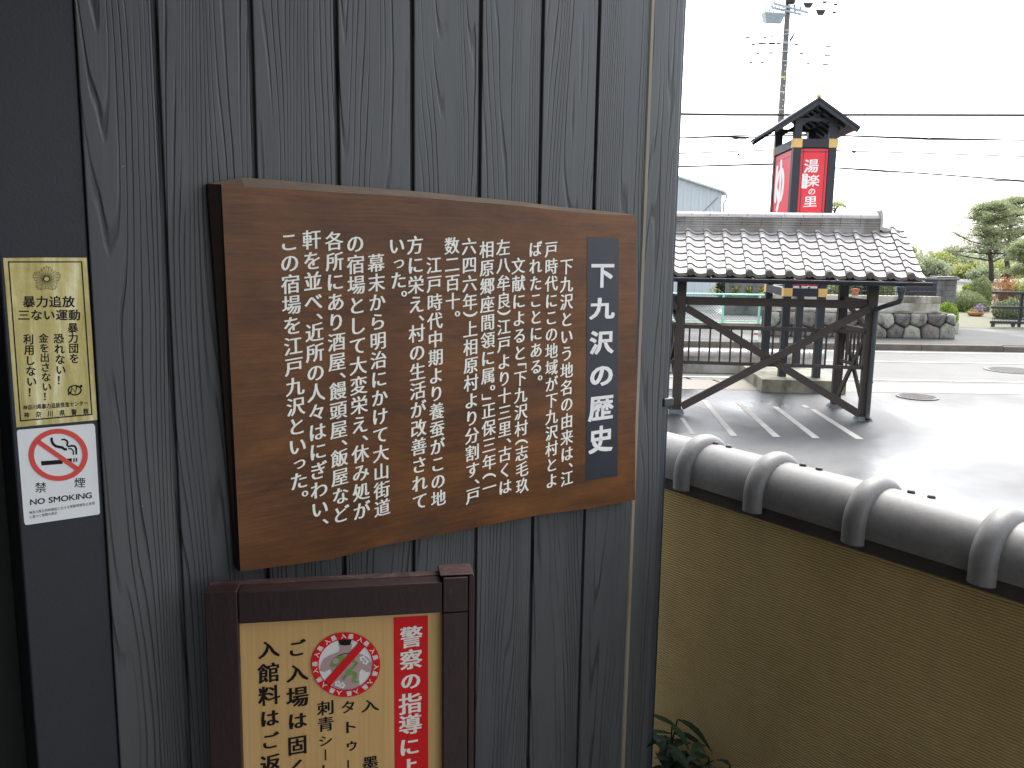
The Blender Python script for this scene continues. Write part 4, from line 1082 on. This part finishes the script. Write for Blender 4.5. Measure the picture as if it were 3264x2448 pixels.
m = MB(); m.box(X0, 11.16, YS + .12, YS + .36, ZS1 + .056, ZS1 + .262); m.build('white_band', M['render'], sw)
m = MB(); m.box(X0, 11.17, YS + .11, YS + .37, ZS1 + .2625, ZS1 + .44); m.build('coping_band', M['sill'], sw, bevel=.01)
CT = ZS1 + .44
# iron railing on the coping
ir = thing('iron_railing', 'thin black iron railing standing on the stone wall coping', 'railing', WORLD, (9, YS + .24, CT))
m = MB()
x = 7.4
while x < 11.1: m.cyl((x, YS + .24, CT), (x, YS + .24, CT + .36), .008, 6); x += .115
m.build('bars', M['blackiron'], ir)
for z in (CT + .10, CT + .33):
    m = MB(); m.box(7.35, 11.12, YS + .225, YS + .255, z, z + .022); m.build('rail', M['blackiron'], ir)
pot = thing('plant_pot', 'small square terracotta pot standing on the stone wall coping', 'plant pot', WORLD, (8.94, YS + .2, CT))
m = MB(); m.add([(8.94 + sx * a, YS + .17 + sy * a, z) for z, a in ((CT, .060), (CT + .15, .078)) for sx, sy in ((-1, -1), (1, -1), (1, 1), (-1, 1))],
                [(0, 3, 2, 1), (4, 5, 6, 7), (0, 1, 5, 4), (1, 2, 6, 5), (2, 3, 7, 6), (3, 0, 4, 7)]); m.build('pot', M['terracotta'], pot, bevel=.006)
m = MB(); m.box(8.94 - .082, 8.94 + .082, YS + .088, YS + .252, CT + .151, CT + .175); m.build('rim', M['terracotta'], pot, bevel=.004)
# dark board gate panel and pale blue sheet behind the coping
def quadbox(u0, v0, u1, v1, Y, th=.06):
    a = pp(u0, v0, Y); b = pp(u1, v1, Y); return a[0], b[0], Y, Y + th, b[2], a[2]
x0, x1, y0, y1, z0, z1 = quadbox(2900, 889, 2984, 943, 24.2)
bg_ = thing('board_gate', 'black vertical board gate behind the stone wall, beside the block pillar', 'gate', WORLD, (x0, 24.2, .15))
m = MB(); n = 14
for i in range(n): m.box(x0 + (x1 - x0) * i / n + .003, x0 + (x1 - x0) * (i + 1) / n - .003, y0, y0 + .03, .25, z1)
m.build('boards', M['blackiron'], bg_)
m = MB(); m.box(x0 - .02, x1, y0 - .03, y0 - .001, z1 - .10, z1 - .04); m.build('rail', M['blackiron'], bg_)
m = MB(); m.box(x0 - .25, x1, y0 - .03, y0 - .001, z0 + .10, z0 + .15); m.build('rail', M['blackiron'], bg_)
m = MB(); m.box(x0 - .07, x0 - .021, y0 - .03, y0 + .03, .15, z1 + .02); m.build('gate_post', M['blackiron'], bg_)
x0, x1, y0, y1, z0, z1 = quadbox(2857, 906, 2898, 948, 24.4)
bp_ = MB()
for i in range(18):
    xx = x0 + (x1 - x0) * i / 18; w_ = (x1 - x0) / 18
    bp_.prismz = None
    bp_.box(xx, xx + w_ * .55, 24.38, 24.42, .15, z1); bp_.box(xx + w_ * .55, xx + w_, 24.4, 24.42, .15, z1)
tag(bp_.build('corrugated_sheet', M['bluepanel'], frame=WORLD, off=(x0, 24.4, .15)), 'pale blue corrugated sheet glimpsed behind the iron railing', 'sheet')
# block pillar
YP = 26.0
a = pp(2988, 893, YP); b_ = pp(3052, 893, YP); c = pp(2984, 877, YP); d = pp(3057, 893, YP)
gpz = thing('gate_pillar', 'grey weathered block gate pillar with an overhanging cap', 'pillar', WORLD, (a[0], YP, .15))
m = MB(); h = a[2] - .15; n = 9
for i in range(n):
    z = .15 + h * i / n
    m.tone = rng.random(); off = rng.uniform(-.004, .004)
    w2 = (b_[0] - a[0]); cut = a[0] + w2 * (.5 if i % 2 else .33)
    m.box(a[0] + off, cut - .006, YP, YP + .5, z + .006, z + h / n - .006); m.box(cut + .006, b_[0] + off, YP, YP + .5, z + .006, z + h / n - .006)
m.box(a[0] + .012, b_[0] - .012, YP + .012, YP + .488, .15, a[2])
m.build('shaft', M['block'], gpz, bevel=.006)
m = MB(); m.box(c[0], d[0], YP - .06, YP + .56, a[2] + .001, a[2] + .07); m.box(c[0] + .05, d[0] - .05, YP - .03, YP + .53, a[2] + .0705, a[2] + .11); m.build('cap', M['block'], gpz, bevel=.02)
a = pp(3038, 1030, 24.2); b_ = pp(3056, 1052, 24.2)
m = MB(); m.box(a[0], b_[0], 24.2, 24.6, .15, a[2]); tag(m.build('kerb_block', M['sill'], frame=WORLD, off=(a[0], 24.2, .15), bevel=.01), 'squat concrete block beside the bright green rounded shrub', 'block')
# sliding bar gate on the right
YG = 26.6
A_ = pp(3160, 1035, YG); xg0 = A_[0]; xg1 = xg0 + 3.4
sg = thing('sliding_gate', 'black sliding gate of close thin bars at the right edge', 'gate', WORLD, (xg0, YG, .15))
for v0, v1, x0 in ((929, 937, pp(3163, 930, YG)[0]), (976, 984, pp(3160, 980, YG)[0]), (1023, 1032, pp(3156, 1028, YG)[0])):
    m = MB(); m.box(x0, xg1, YG - .035, YG + .035, pp(3200, v1, YG)[2], pp(3200, v0, YG)[2]); m.build('rail', M['blackiron'], sg, bevel=.006)
m = MB(); x = xg0 + .05; zt_, zb_ = pp(3200, 922, YG)[2], pp(3200, 1037, YG)[2]
while x < xg1: m.box(x - .0055, x + .0055, YG + .036, YG + .047, zb_, zt_); x += .047
m.build('bars', M['blackiron'], sg)
for x in (xg0 + .0, xg0 + .62, xg0 + 1.8):
    m = MB(); m.box(x, x + .09, YG - .03, YG + .03, .16, zb_ + .09); m.build('foot', M['blackiron'], sg)
m = MB(); m.box(xg0 + .85, xg0 + .93, YG + .05, YG + .10, .16, zt_ - .1); m.build('gate_post', M['blackiron'], sg)

# ================================================================== PLANTING
def clipped(name, label, cat, c, r, mat, n, size, seed, frame=WORLD, trunk=None, group=None, inner=.86, rough=.06, base=None):
    """dense clipped bush: leaves over a rounded body"""
    rg = random.Random(seed); o = thing(name, label, cat, frame, (c[0], c[1], base if base is not None else c[2] - r[2]), group)
    m = MB(); m.tone = .1; m.blob(c, (r[0] * inner, r[1] * inner, r[2] * inner), rg, 20, 12, rough)
    ph = [rg.uniform(0, 6.28) for _ in range(4)]
    for i in range(n):
        z = rg.uniform(-1, 1); a = rg.uniform(0, 6.28); q = math.sqrt(1 - z * z)
        d = np.array([q * math.cos(a), q * math.sin(a), z]); k_ = rg.uniform(.86, 1.04) * (1 + rough * (math.sin(3 * a + ph[0]) * .5 + math.sin(4 * z + ph[1] + a) * .5))
        m.tone = min(1, max(0, rg.gauss(.5, .28)))
        m.leaf((c[0] + r[0] * d[0] * k_, c[1] + r[1] * d[1] * k_, c[2] + r[2] * d[2] * k_), size, rg, .55, d, 1.6)
    m.build('foliage', mat, o, fix=False)
    if trunk:
        m = MB(); m.tube([(c[0], c[1], trunk), (c[0] + .03, c[1], (trunk + c[2]) / 2), (c[0], c[1], c[2])], [.05, .04, .03], 7); m.build('trunk', M['bark'], o, smooth=True)
    return o
def at(u, v, Y): return pp(u, v, Y)
p = at(3016, 1000, 24.6); clipped('round_shrub', 'bright fresh green rounded shrub at the end of the stone wall', 'shrub', (p[0], 24.6, .55), (.325, .33, .44), M['lime'], 2600, .028, 1)
p = at(3098, 965, 33); clipped('hedge_mound', 'broad mid green clipped mound behind the flower pot', 'hedge', (p[0], 33.4, .45), (.66, .7, .50), M['hedge'], 3200, .035, 2)
p = at(3098, 917, 38); clipped('ball_topiary', 'small green ball topiary showing above the clipped mound', 'topiary', (p[0], 38, p[2]), (.36, .36, .20), M['lime'], 900, .035, 3, trunk=.15)
p = at(3168, 950, 33); clipped('tall_hedge', 'tall brownish green rounded hedge behind the left end of the bar gate', 'hedge', (p[0], 34, .70), (.46, .5, .76), M['hedge'], 3200, .035, 4, rough=.10)
p = at(3218, 912, 36); clipped('autumn_shrub', 'loose orange leaved shrub rising above the bar gate', 'shrub', (p[0], 36, .75), (.62, .6, .62), M['orange'], 1500, .05, 5, inner=.6, rough=.25)
p = at(3225, 975, 30); clipped('low_shrub', 'dark green low shrub seen through the gate bars', 'shrub', (p[0], 30, .45), (.62, .5, .42), M['hedge'], 1500, .04, 6, rough=.2)
p = at(3262, 920, 35); clipped('leafy_shrub', 'yellow green shrub at the right edge above the gate', 'shrub', (p[0] + .35, 35, .8), (.6, .6, .72), M['yellow'], 1500, .045, 7, rough=.2)
p = at(3120, 1000, 31)
fd = thing('flower_bowl', 'low brown bowl of violet and yellow flowers in front of the clipped mound', 'flower pot', WORLD, (p[0], 31, .156))
m = MB(); m.lathe([(.17, 0), (.26, .05), (.27, .13), (.25, .14), (.22, .11), (.01, .11)], (p[0] - .12, 31, .156), 18); m.build('bowl', M['terracotta'], fd, smooth=True)
m = MB(); rg = random.Random(3)
for i in range(260):
    m.tone = rg.random(); m.leaf((p[0] + .02 + rg.gauss(0, .09), 31 + rg.gauss(0, .09), .42 + rg.gauss(0, .08)), .035, rg)
m.build('blossoms', M['violet'], fd, fix=False)
m = MB()
for i in range(200):
    m.tone = rg.random(); m.leaf((p[0] - .12 + rg.gauss(0, .13), 31 + rg.gauss(0, .1), .32 + rg.gauss(0, .05)), .03, rg)
m.build('leaves', M['yellow'], fd, fix=False)
# bushes behind the railing and the fence
for i, (u, v, Y, rx, rz, lab, mt) in enumerate(((2650, 925, 24.2, .55, .42, 'dark green bush behind the left end of the iron railing', 'hedge'), (2745, 922, 24.6, .5, .40, 'bush with dark leaves behind the terracotta pot', 'dark'),
                                               (2825, 915, 25.2, .42, .45, 'green bush behind the right part of the iron railing', 'hedge'), (2312, 905, 31, .3, .35, 'small green bush beside the white warehouse corner', 'dark'))):
    p = at(u, v, Y); clipped('garden_bush', lab, 'bush', (p[0], Y, p[2] - .15), (rx, .4, rz), M[mt], 1400, .04, 30 + i, trunk=.15, rough=.2, inner=.75, base=.15)

def limb(m, a, b, r0, r1, rg, bend=.12, n=5):
    a, b = np.array(a, float), np.array(b, float); L = np.linalg.norm(b - a); off = np.array([rg.gauss(0, 1), rg.gauss(0, 1), rg.gauss(0, .6)]) * bend * L
    pts = [a + (b - a) * t_ + off * math.sin(math.pi * t_) for t_ in np.linspace(0, 1, n)]
    m.tube(pts, list(np.linspace(r0, r1, n)), 6); return pts
def tuft(m, c, r, n, size, rg, flat=.4, asp=.16):
    for _ in range(n):
        d = np.array([rg.gauss(0, .5), rg.gauss(0, .5), rg.gauss(0, .5) * flat]); m.tone = min(1, max(0, rg.gauss(.5, .3)))
        m.leaf(np.array(c) + d * r, size, rg, asp, (0, 0, 1), 1.8)
def pine(name, label, trunk, width, n_l, seed, mat, dens=1.0, z_low=.28, group=None, pad=.5, size=.16):
    """open crowned pine: bent trunk, level limbs, flat needle pads"""
    rg = random.Random(seed); base = trunk[0]; o = thing(name, label, 'pine tree', WORLD, base, group)
    mt, mc = MB(), MB(); H = trunk[-1][2] - base[2]
    mt.tube(trunk, list(np.linspace(H * .034, H * .008, len(trunk))), 8)
    def on(t_):
        q = t_ * (len(trunk) - 1); i = min(int(q), len(trunk) - 2); return np.array(trunk[i]) + (np.array(trunk[i + 1]) - np.array(trunk[i])) * (q - i)
    for i in range(n_l):
        t_ = z_low + (1 - z_low) * (i + rg.random() * .8) / n_l; s = on(t_)
        a = i * 2.4 + rg.uniform(-.5, .5); L = width * (1 - .62 * ((t_ - z_low) / (1 - z_low)) ** 1.5) * rg.uniform(.65, 1.08)
        e = s + np.array([math.cos(a) * L, math.sin(a) * L, L * rg.uniform(.05, .35)])
        pts = limb(mt, s, e, H * .011, H * .003, rg)
        for j in range(int(7 * dens)):
            f = rg.uniform(.35, 1.0); b0 = pts[min(4, int(f * 4))]
            c = b0 + np.array([rg.gauss(0, .22) * L, rg.gauss(0, .22) * L, abs(rg.gauss(0, .09)) * L + .05])
            limb(mt, b0, c, H * .004, H * .0015, rg, .1, 3)
            tuft(mc, c + np.array([0, 0, .06]), pad * rg.uniform(.6, 1.2), int(50 * dens), size, rg, .42)
    tuft(mc, np.array(trunk[-1]), pad * 1.3, 90, size, rg, .5)
    mt.build('trunk', M['bark'], o, smooth='all'); mc.build('crown', mat, o, fix=False); return o
Yp = 66.0
def tr(pts, Y=Yp, dy=0): return [tuple(pp(u, v, Y + dy) * np.array([1, 1, 1])) for u, v in pts]
t1 = tr([(3160, 912), (3159, 840), (3152, 780), (3160, 730), (3150, 690), (3158, 655)]); t1[0] = (t1[0][0], t1[0][1], 0.1)
pine('pine_tree', 'tall open crowned pine with a straight dark trunk, left of the forked pine', t1, 3.3, 38, 11, M['pine'], 1.0, .20, 'tall garden pines', .55, .14)
t2 = tr([(3208, 910), (3212, 850), (3205, 815), (3216, 770), (3222, 720), (3232, 665), (3236, 640)], Yp, 2); t2[0] = (t2[0][0], t2[0][1], 0.1)
pine('pine_tree', 'tall forked pine rising beside the right edge of the view', t2, 2.6, 32, 12, M['pine'], 1.0, .34, 'tall garden pines', .55, .14)
t3 = [(p_[0], p_[1], p_[2]) for p_ in tr([(3272, 905), (3268, 850), (3258, 810), (3264, 778)], 55)]; t3[0] = (t3[0][0], t3[0][1], .1)
pine('cloud_pine', 'dense dark cloud pruned pine low at the right edge', t3, 1.35, 14, 13, M['pine'], 1.9, .15, None, .46, .10)
# cloud pruned tree peeping out beside the tower
p = at(2672, 662, 34)
o = thing('cloud_topiary', 'yellow green dome topped pruned tree peeping out right of the sign tower', 'tree', WORLD, (p[0] - .1, 34, .15))
mt, mc = MB(), MB(); rg = random.Random(7)
mt.tube([(p[0] - .25, 34, .15), (p[0] - .2, 34, 2.5), (p[0] - .12, 34, p[2] - .1), (p[0] + .02, 34, p[2] + .1)], [.08, .06, .04, .02], 7)
for i in range(9): mt.tube([(p[0] - .12, 34, p[2] - .2 + i * .02), (p[0] + rg.uniform(-.3, .32), 34 + rg.uniform(-.2, .2), p[2] + rg.uniform(-.08, .16))], [.02, .008], 5)
for i in range(1500):
    a = rg.uniform(0, 6.28); r_ = math.sqrt(rg.random()); mc.tone = min(1, max(0, rg.gauss(.5, .3)))
    mc.leaf((p[0] + .0 + .33 * r_ * math.cos(a), 34 + .33 * r_ * math.sin(a), p[2] - .08 + .34 * math.sqrt(max(0, 1 - r_ * r_)) * rg.uniform(.5, 1.05)), .028, rg, .3)
mt.build('trunk', M['bark'], o, smooth='all'); mc.build('crown', M['yellow'], o, fix=False)
def leafy(name, label, x, y, h, rx, seed, mat, group, n=2600, size=.16, base=.1, low=.25):
    rg = random.Random(seed); o = thing(name, label, 'tree', WORLD, (x, y, base), group); mt, mc = MB(), MB()
    mt.tube([(x, y, base), (x + .1, y, h * .35), (x - .05, y, h * .6), (x, y, h * .9)], [h * .03, h * .024, h * .016, h * .005], 7)
    cl = []
    for i in range(16):
        a = rg.uniform(0, 6.28); z = rg.uniform(low, .95); r_ = rx * math.sin(math.pi * min(1, max(.12, (z - low * .6) / (1.08 - low * .6)))) * rg.uniform(.3, 1.0)
        c = (x + r_ * math.cos(a), y + r_ * math.sin(a), base + h * z); cl.append(c); limb(mt, (x, y, base + h * max(.15, z - .25)), c, h * .010, h * .003, rg, .1, 4)
    for i in range(n):
        c = cl[rg.randrange(len(cl))]; R = rx * .36; mc.tone = min(1, max(0, rg.gauss(.5, .3)))
        mc.leaf((c[0] + rg.gauss(0, .55) * R, c[1] + rg.gauss(0, .55) * R, c[2] + rg.gauss(0, .45) * R), size, rg, .6)
    mt.build('trunk', M['bark'], o, smooth='all'); mc.build('crown', mat, o, fix=False); return o
G = 'pale trees beyond the garden'
for i, (u, v, Y, rx, mt_, lab) in enumerate(((2895, 775, 60, .55, 'yellow', 'pale yellow green tree top just showing over the roof verge'), (2965, 832, 78, 1.5, 'pale', 'pale soft tree left of the block pillar top'),
        (2995, 815, 84, 1.7, 'yellow', 'yellowish tree directly behind the block pillar'), (3035, 790, 86, 1.6, 'pale', 'pale tree rising right of the block pillar'),
        (3065, 815, 90, 1.7, 'pale', 'hazy pale tree between pillar and pine trunk'), (3105, 850, 80, 1.5, 'yellow', 'yellow green tree behind the ball topiary'),
        (3140, 862, 74, 1.3, 'pale', 'low pale tree in front of the tall pine trunk'), (3195, 850, 84, 1.6, 'yellow', 'yellow green tree between the two pine trunks'), (3250, 850, 88, 1.8, 'pale', 'pale tree behind the cloud pruned pine'))):
    p = pp(u, v, Y); leafy('garden_tree', lab, p[0], Y, p[2] - .1, rx, 50 + i, M[mt_], G, 2200, .13 * Y / 80, .1, .12)
m = MB(); rg = random.Random(9)
for i in range(9000):
    x = rg.uniform(14, 120); y = 100 + rg.uniform(-3, 6); m.tone = rg.random(); zz_ = 2.2 + .8 * math.sin(x * .35) + .5 * math.sin(x * 1.1 + 1)
    m.leaf((x, y, rg.uniform(.1, max(.6, zz_))), .34, rg, .6)
tag(m.build('distant_treeline', M['pale'], fix=False), kind='stuff')

# ================================================================== BUILDINGS BEHIND
YW = 35.7
wh = thing('warehouse', 'white corrugated metal warehouse behind the shelter roof, cut by the timber wall', 'warehouse', WORLD, (8.3, YW, .1))
zc = 4.62
m = MB(); x = 8.33; prof = []
roofz = lambda x: zc + (8.33 - x) * .30
n = 0
vs = []; X = []
x = 8.33
while x > -6: X += [(x, 0), (x - .16, 0), (x - .17, .022), (x - .30, .022), (x - .31, 0)]; x -= .31
for x_, dy in X: vs += [(x_, YW - dy, .1), (x_, YW - dy, roofz(max(x_, -2.0)) if x_ > -2 else roofz(-2) - (-2 - x_) * .3)]
m.add(vs, [(2 * i, 2 * i + 1, 2 * i + 3, 2 * i + 2) for i in range(len(X) - 1)])
m.add([(8.33, YW, .1), (8.33, YW, zc), (8.33, YW + 14, zc), (8.33, YW + 14, .1)], [(0, 1, 2, 3)])
m.build('wall', M['cladding'], wh, fix=False)
m = MB(); P = [(8.48, zc - .10), (8.46, zc - .02), (8.38, zc + .06), (-2, roofz(-2) + .06), (-6.2, roofz(-2) - 1.2), (-6.2, roofz(-2) - 1.3), (-2, roofz(-2) - .0), (8.33, zc - .0)]
m.prism(P, YW - .18, YW + 14); m.build('roof', M['cladding'], wh)
m = MB(); m.box(-6, 8.36, YW - .06, YW, .1, .38); m.build('plinth', M['sill'], wh)
m = MB(); m.tube([(8.50, YW - .05, zc - .08), (8.48, YW - .06, zc - .3), (8.40, YW - .06, zc - .42), (8.40, YW - .06, .2)], .035, 8); m.build('downpipe', M['steel'], wh, smooth=True)
for a, b_, c in (((8.15, 4.42), (7.5, 3.75), (6.9, 3.3)), ((8.33, 3.9), (8.05, 3.65), (7.85, 3.42))):
    m = MB(); m.tube([(a[0], YW - .05, a[1]), (b_[0], YW - .10, b_[1]), (c[0], YW - .05, c[1])], .014, 6); m.build('conduit', M['pole'], wh)
for x, z in ((6.85, 3.15), (7.4, 3.12), (7.85, 3.2)):
    m = MB(); m.box(x - .07, x + .07, YW - .14, YW - .03, z, z + .2); m.tube([(x, YW - .09, z + .2), (x + .1, YW - .1, z + .33), (x + .2, YW - .09, z + .2)], .02, 6); m.build('cable_box', M['pole'], wh, bevel=.01)
# openwork block wall
YB = 30.0
a = pp(2315, 903, YB); b_ = pp(2470, 945, YB)
bw = thing('block_wall', 'grey openwork concrete block wall with square openings, seen under the shelter roof', 'wall', WORLD, (a[0], YB, .15))
z1 = a[2] + .1
m = MB(); n = 7; L = 3.4; x0 = a[0]
m.box(x0, x0 + L, YB, YB + .15, .15, z1 - .52)
for i in range(n + 1):
    x = x0 + (L - .22) * i / n; m.box(x, x + .22, YB, YB + .15, z1 - .5195, z1 - .20)
m.box(x0, x0 + L, YB, YB + .15, z1 - .1995, z1)
m.build('blocks', M['block'], bw, bevel=.01)
m = MB(); m.box(x0 - .02, x0 + L + .02, YB - .02, YB + .17, z1 + .0005, z1 + .06); m.build('coping', M['mossy'], bw)
p = pp(2390, 925, 30.6); clipped('forsythia_bush', 'yellow flowered bush showing through the block wall openings', 'bush', (p[0], 30.9, 1.05), (1.2, .4, .5), M['yellow'], 1400, .05, 44, inner=.5, rough=.3, base=.15)
# white marker post on the pavement
p = pp(2414, 1108, 20.98)
mk = thing('marker_post', 'short white marker post on the pavement edge, seen through the shelter railing', 'post', WORLD, (p[0], 21.6, .15))
m = MB(); m.cyl((p[0] + .12, 21.6, .15), (p[0] + .12, 21.6, .40), .045, 12); m.build('tube', M['white'], mk, smooth=True)
m = MB(); m.cyl((p[0] + .12, 21.6, .28), (p[0] + .12, 21.6, .33), .047, 12); m.build('band', M['terracotta'], mk, smooth=True)

# ================================================================== UTILITY POLE AND CABLES
YU = 44.0
a, b_ = pp(2489, 360, YU), pp(2514, -60, YU)
PXX = a[0] + .02
up = thing('utility_pole', 'grey concrete utility pole with crossarms and switch box behind the sign tower', 'utility pole', WORLD, (PXX, YU, .15))
m = MB(); m.tube([(PXX, YU, .15), (PXX, YU, 16.0)], [.185, .118], 16); m.build('pole', M['pole'], up, smooth=True)
def zpx(v): return pp(2500, v, YU)[2]
def rad(z): return .185 - (z - .15) / 15.85 * .067
for v, mt_, h_ in ((98, 'steel', .07), (110, 'steel', .05), (137, 'steel', .10), (166, 'steel', .08), (196, 'steel', .07), (247, 'goldpaint', .08), (294, 'white', .03), (351, 'white', .02), (371, 'white', .03), (28, 'steel', .08)):
    z = zpx(v); r_ = rad(z) + .012
    m = MB(); m.lathe([(r_, -h_ / 2), (r_ + .006, 0), (r_, h_ / 2)], (PXX, YU, z), 16); m.build('band', M[mt_], up, smooth=True)
for v in (142, 168, 198):
    z = zpx(v); m = MB(); m.cyl((PXX - .21, YU - .16, z), (PXX + .23, YU - .16, z + .01), .022, 8); m.build('arm', M['steel'], up)
for i, v in enumerate((210, 254, 298, 320, 340, 230, 275)):
    z = zpx(v); s = 1 if i % 2 else -1; m = MB(); m.cyl((PXX + .0, YU - rad(z) - .0, z), (PXX + .0, YU - rad(z) - .03, z), .028, 8); m.build('step_socket', M['white'], up)
m = MB(); z = zpx(247); m.cyl((PXX - .26, YU, z - .02), (PXX + .26, YU, z - .02), .02, 6); m.build('step_bolt', M['steel'], up)
for (u0, v0), (u1, v1) in (((2466, 11), (2576, 40)), ((2460, 24), (2554, 46))):
    p, q = pp(u0, v0, YU - .22), pp(u1, v1, YU - .22); m = MB(); m.bar(p, q, .08, .10); ca = m.build('crossarm', M['steel'], up, bevel=.008)
    for t_ in (.02, .45, .6, .78):
        c = p + (q - p) * t_; m = MB(); m.lathe([(.03, .05), (.06, .08), (.035, .11), (.06, .14), (.035, .17), (.05, .20), (.01, .22)], tuple(c), 10); m.build('insulator', M['white'] if t_ < .5 else M['steel'], ca, smooth=True)
p0, p1 = pp(2436, 48, YU - .45), pp(2497, 72, YU - .45)
m = MB(); cx, cz = (p0[0] + p1[0]) / 2, (p0[2] + p1[2]) / 2
m.add([(cx - .52, YU - .7, cz + .28), (cx + .52, YU - .7, cz + .22), (cx + .52, YU + .0, cz + .30), (cx - .52, YU + .0, cz + .34), (cx - .34, YU - .6, cz - .26), (cx + .30, YU - .6, cz - .27), (cx + .40, YU - .05, cz - .12), (cx - .42, YU - .05, cz - .10)],
      [(0, 1, 2, 3), (7, 6, 5, 4), (0, 4, 5, 1), (1, 5, 6, 2), (2, 6, 7, 3), (3, 7, 4, 0)])
sb = m.build('switch_box', M['steel'], up, bevel=.05)
for i in range(5):
    m = MB(); x = cx - .45 + i * .2; m.tube([(x, YU - .5, cz + .24), (x + .02, YU - .5, cz + .42), (x + .12, YU - .45, cz + .62)], .035, 6); m.build('bushing', M['steel'], sb)
m = MB(); m.lathe([(.02, 0), (.22, .05), (.26, .25), (.18, .45), (.24, .5), (.15, .9)], (PXX + .05, YU - .2, zpx(18)), 10); m.build('cable_head', M['cable'], up, smooth=True)
m = MB(); q = zpx(128); m.tube([(PXX + .16, YU - .1, q - .05), (PXX + .26, YU - .12, q + .10), (PXX + .40, YU - .14, q + .38)], [.05, .05, .02], 6); m.build('spur', M['cable'], up)
def cable(label, pts, r, group='overhead cables', lumps=()):
    """pts in pixels at the pole's distance, extended beyond both ends"""
    P = [pp(u, v, YU - .25) for u, v in pts]
    first, last = P[0] + (P[0] - P[1]) / np.linalg.norm(P[0] - P[1]) * 14, P[-1] + (P[-1] - P[-2]) / np.linalg.norm(P[-1] - P[-2]) * 14
    Q = [first] + P + [last]; fine = []
    for i in range(len(Q) - 1):
        for t_ in np.linspace(0, 1, 5)[:-1]: fine.append(Q[i] + (Q[i + 1] - Q[i]) * t_)
    fine.append(Q[-1])
    m = MB(); m.tube(fine, r, 6); o = m.build('overhead_cable', M['cable'], frame=WORLD, off=tuple(P[0]), smooth='all'); tag(o, label, 'cable', group)
    for u, v, w_, h_ in lumps:  # cable clamps, and added dashes for wire stretches not lost in glare
        c = pp(u, v, YU - .25); k_ = YU / FPX; a_ = w_ * k_ / 2; b2 = h_ * k_ / 2
        m = MB(); m.add([(c[0] + sx * a_ * s_, c[1] + sy * .05, c[2] + sz * b2) for sz, s_ in ((1, 1), (-1, .5)) for sx, sy in ((-1, -1), (1, -1), (1, 1), (-1, 1))],
                        [(3, 2, 1, 0), (4, 5, 6, 7), (0, 1, 5, 4), (1, 2, 6, 5), (2, 3, 7, 6), (3, 0, 4, 7)]); m.build('clamp_glare_dash', M['cable'], o)
    return o
Z6 = lambda x, y, w_, h_: (2200 + x / 3.687, y / 3.687, w_ / 3.687, h_ / 3.687)
cable('thick black cable, the straight one crossing at the tower roof apex', [(2150, 363), (2330, 365.5), (2500, 366), (2800, 366), (3300, 367)], .060)
cable('uppermost of the bundled cables below the thick cable', [(2150, 440), (2280, 434), (2420, 430), (2500, 425), (2700, 432), (2900, 438), (3300, 448)], .028)
cable('twisted dark cable with a splice, just under the uppermost bundled one', [(2150, 440), (2300, 436), (2400, 437), (2490, 431), (2700, 433), (2960, 444), (3300, 447)], .036, lumps=[(2363, 439, 62, 7), (2345, 441, 22, 5)])
cable('thin cable sagging lowest of the bundled ones', [(2150, 438), (2300, 437), (2440, 444), (2500, 440), (2690, 440), (2850, 446), (3300, 455)], .014)
cable('mid height cable meeting the tower below its gold bands', [(2150, 490), (2300, 484), (2460, 478), (2660, 479), (2720, 482), (2960, 489), (3300, 500)], .028, lumps=[(2722, 484, 14, 7), (2355, 492, 7, 6)])
cable('steeply falling thick cable right of the tower at panel height', [(2150, 531), (2300, 527), (2460, 522), (2660, 535), (2760, 540), (2960, 554), (3300, 579)], .036)
cable('fainter cable just under the steeply falling one', [(2150, 533), (2300, 529), (2460, 525), (2660, 536), (2800, 546), (2960, 560), (3300, 582)], .017)
cable('lowest thin cable above the shelter ridge', [(2150, 571), (2300, 567), (2460, 562), (2660, 565), (2960, 570), (3300, 580)], .017)
def thin(label, pts, lumps): return cable(label, pts, .005, 'thin aerial wires', lumps)
thin('thin wire at the top with two dark cable cones', [(2150, 4), (2500, 12), (2576, 16), (2640, 5), (3300, -60)], [(2576, 17, 30, 14), (2629, 7, 16, 5), (2664, 14, 14, 5)])
thin('thin wire below the crossarms with one dark cable cone', [(2150, 20), (2500, 34), (2616, 40), (2662, 40), (3300, 30)], [(2616, 40, 30, 15), (2660, 40, 14, 4)])
thin('topmost dashed wire left of the pole', [(2150, 121), (2384, 119.5), (2497, 115), (3300, 118)], [Z6(680, 442, 62, 11), Z6(882, 438, 62, 13), Z6(965, 434, 50, 12), Z6(1060, 425, 60, 7)])
thin('second dashed wire left of the pole, nearly continuous dashes', [(2150, 140), (2362, 140), (2497, 139), (2560, 141), (2642, 148), (3300, 170)], [Z6(600, 516, 64, 10), Z6(745, 520, 66, 15), Z6(850, 514, 105, 16), Z6(965, 512, 100, 20), Z6(1045, 513, 60, 14), Z6(1248, 521, 58, 15), Z6(1315, 522, 18, 7), Z6(1630, 548, 84, 10)])
thin('third dashed wire, level with the middle steel band', [(2150, 169), (2430, 169), (2497, 168), (2560, 171), (2640, 178), (3300, 205)], [Z6(798, 626, 50, 13), Z6(860, 624, 30, 6), Z6(948, 623, 62, 15), Z6(1312, 632, 50, 14), Z6(1408, 636, 26, 7), Z6(1616, 656, 88, 13)])
thin('lowest dashed wire, level with the bottom steel band', [(2150, 198), (2430, 198.5), (2497, 197), (2560, 201), (2640, 206), (3300, 235)], [Z6(714, 734, 46, 14), Z6(848, 732, 62, 13), Z6(1038, 714, 16, 8), Z6(1302, 735, 28, 8), Z6(1391, 743, 46, 14), Z6(1596, 761, 86, 13)])

bpy.data.objects.remove(_to); bpy.data.curves.remove(_tc)
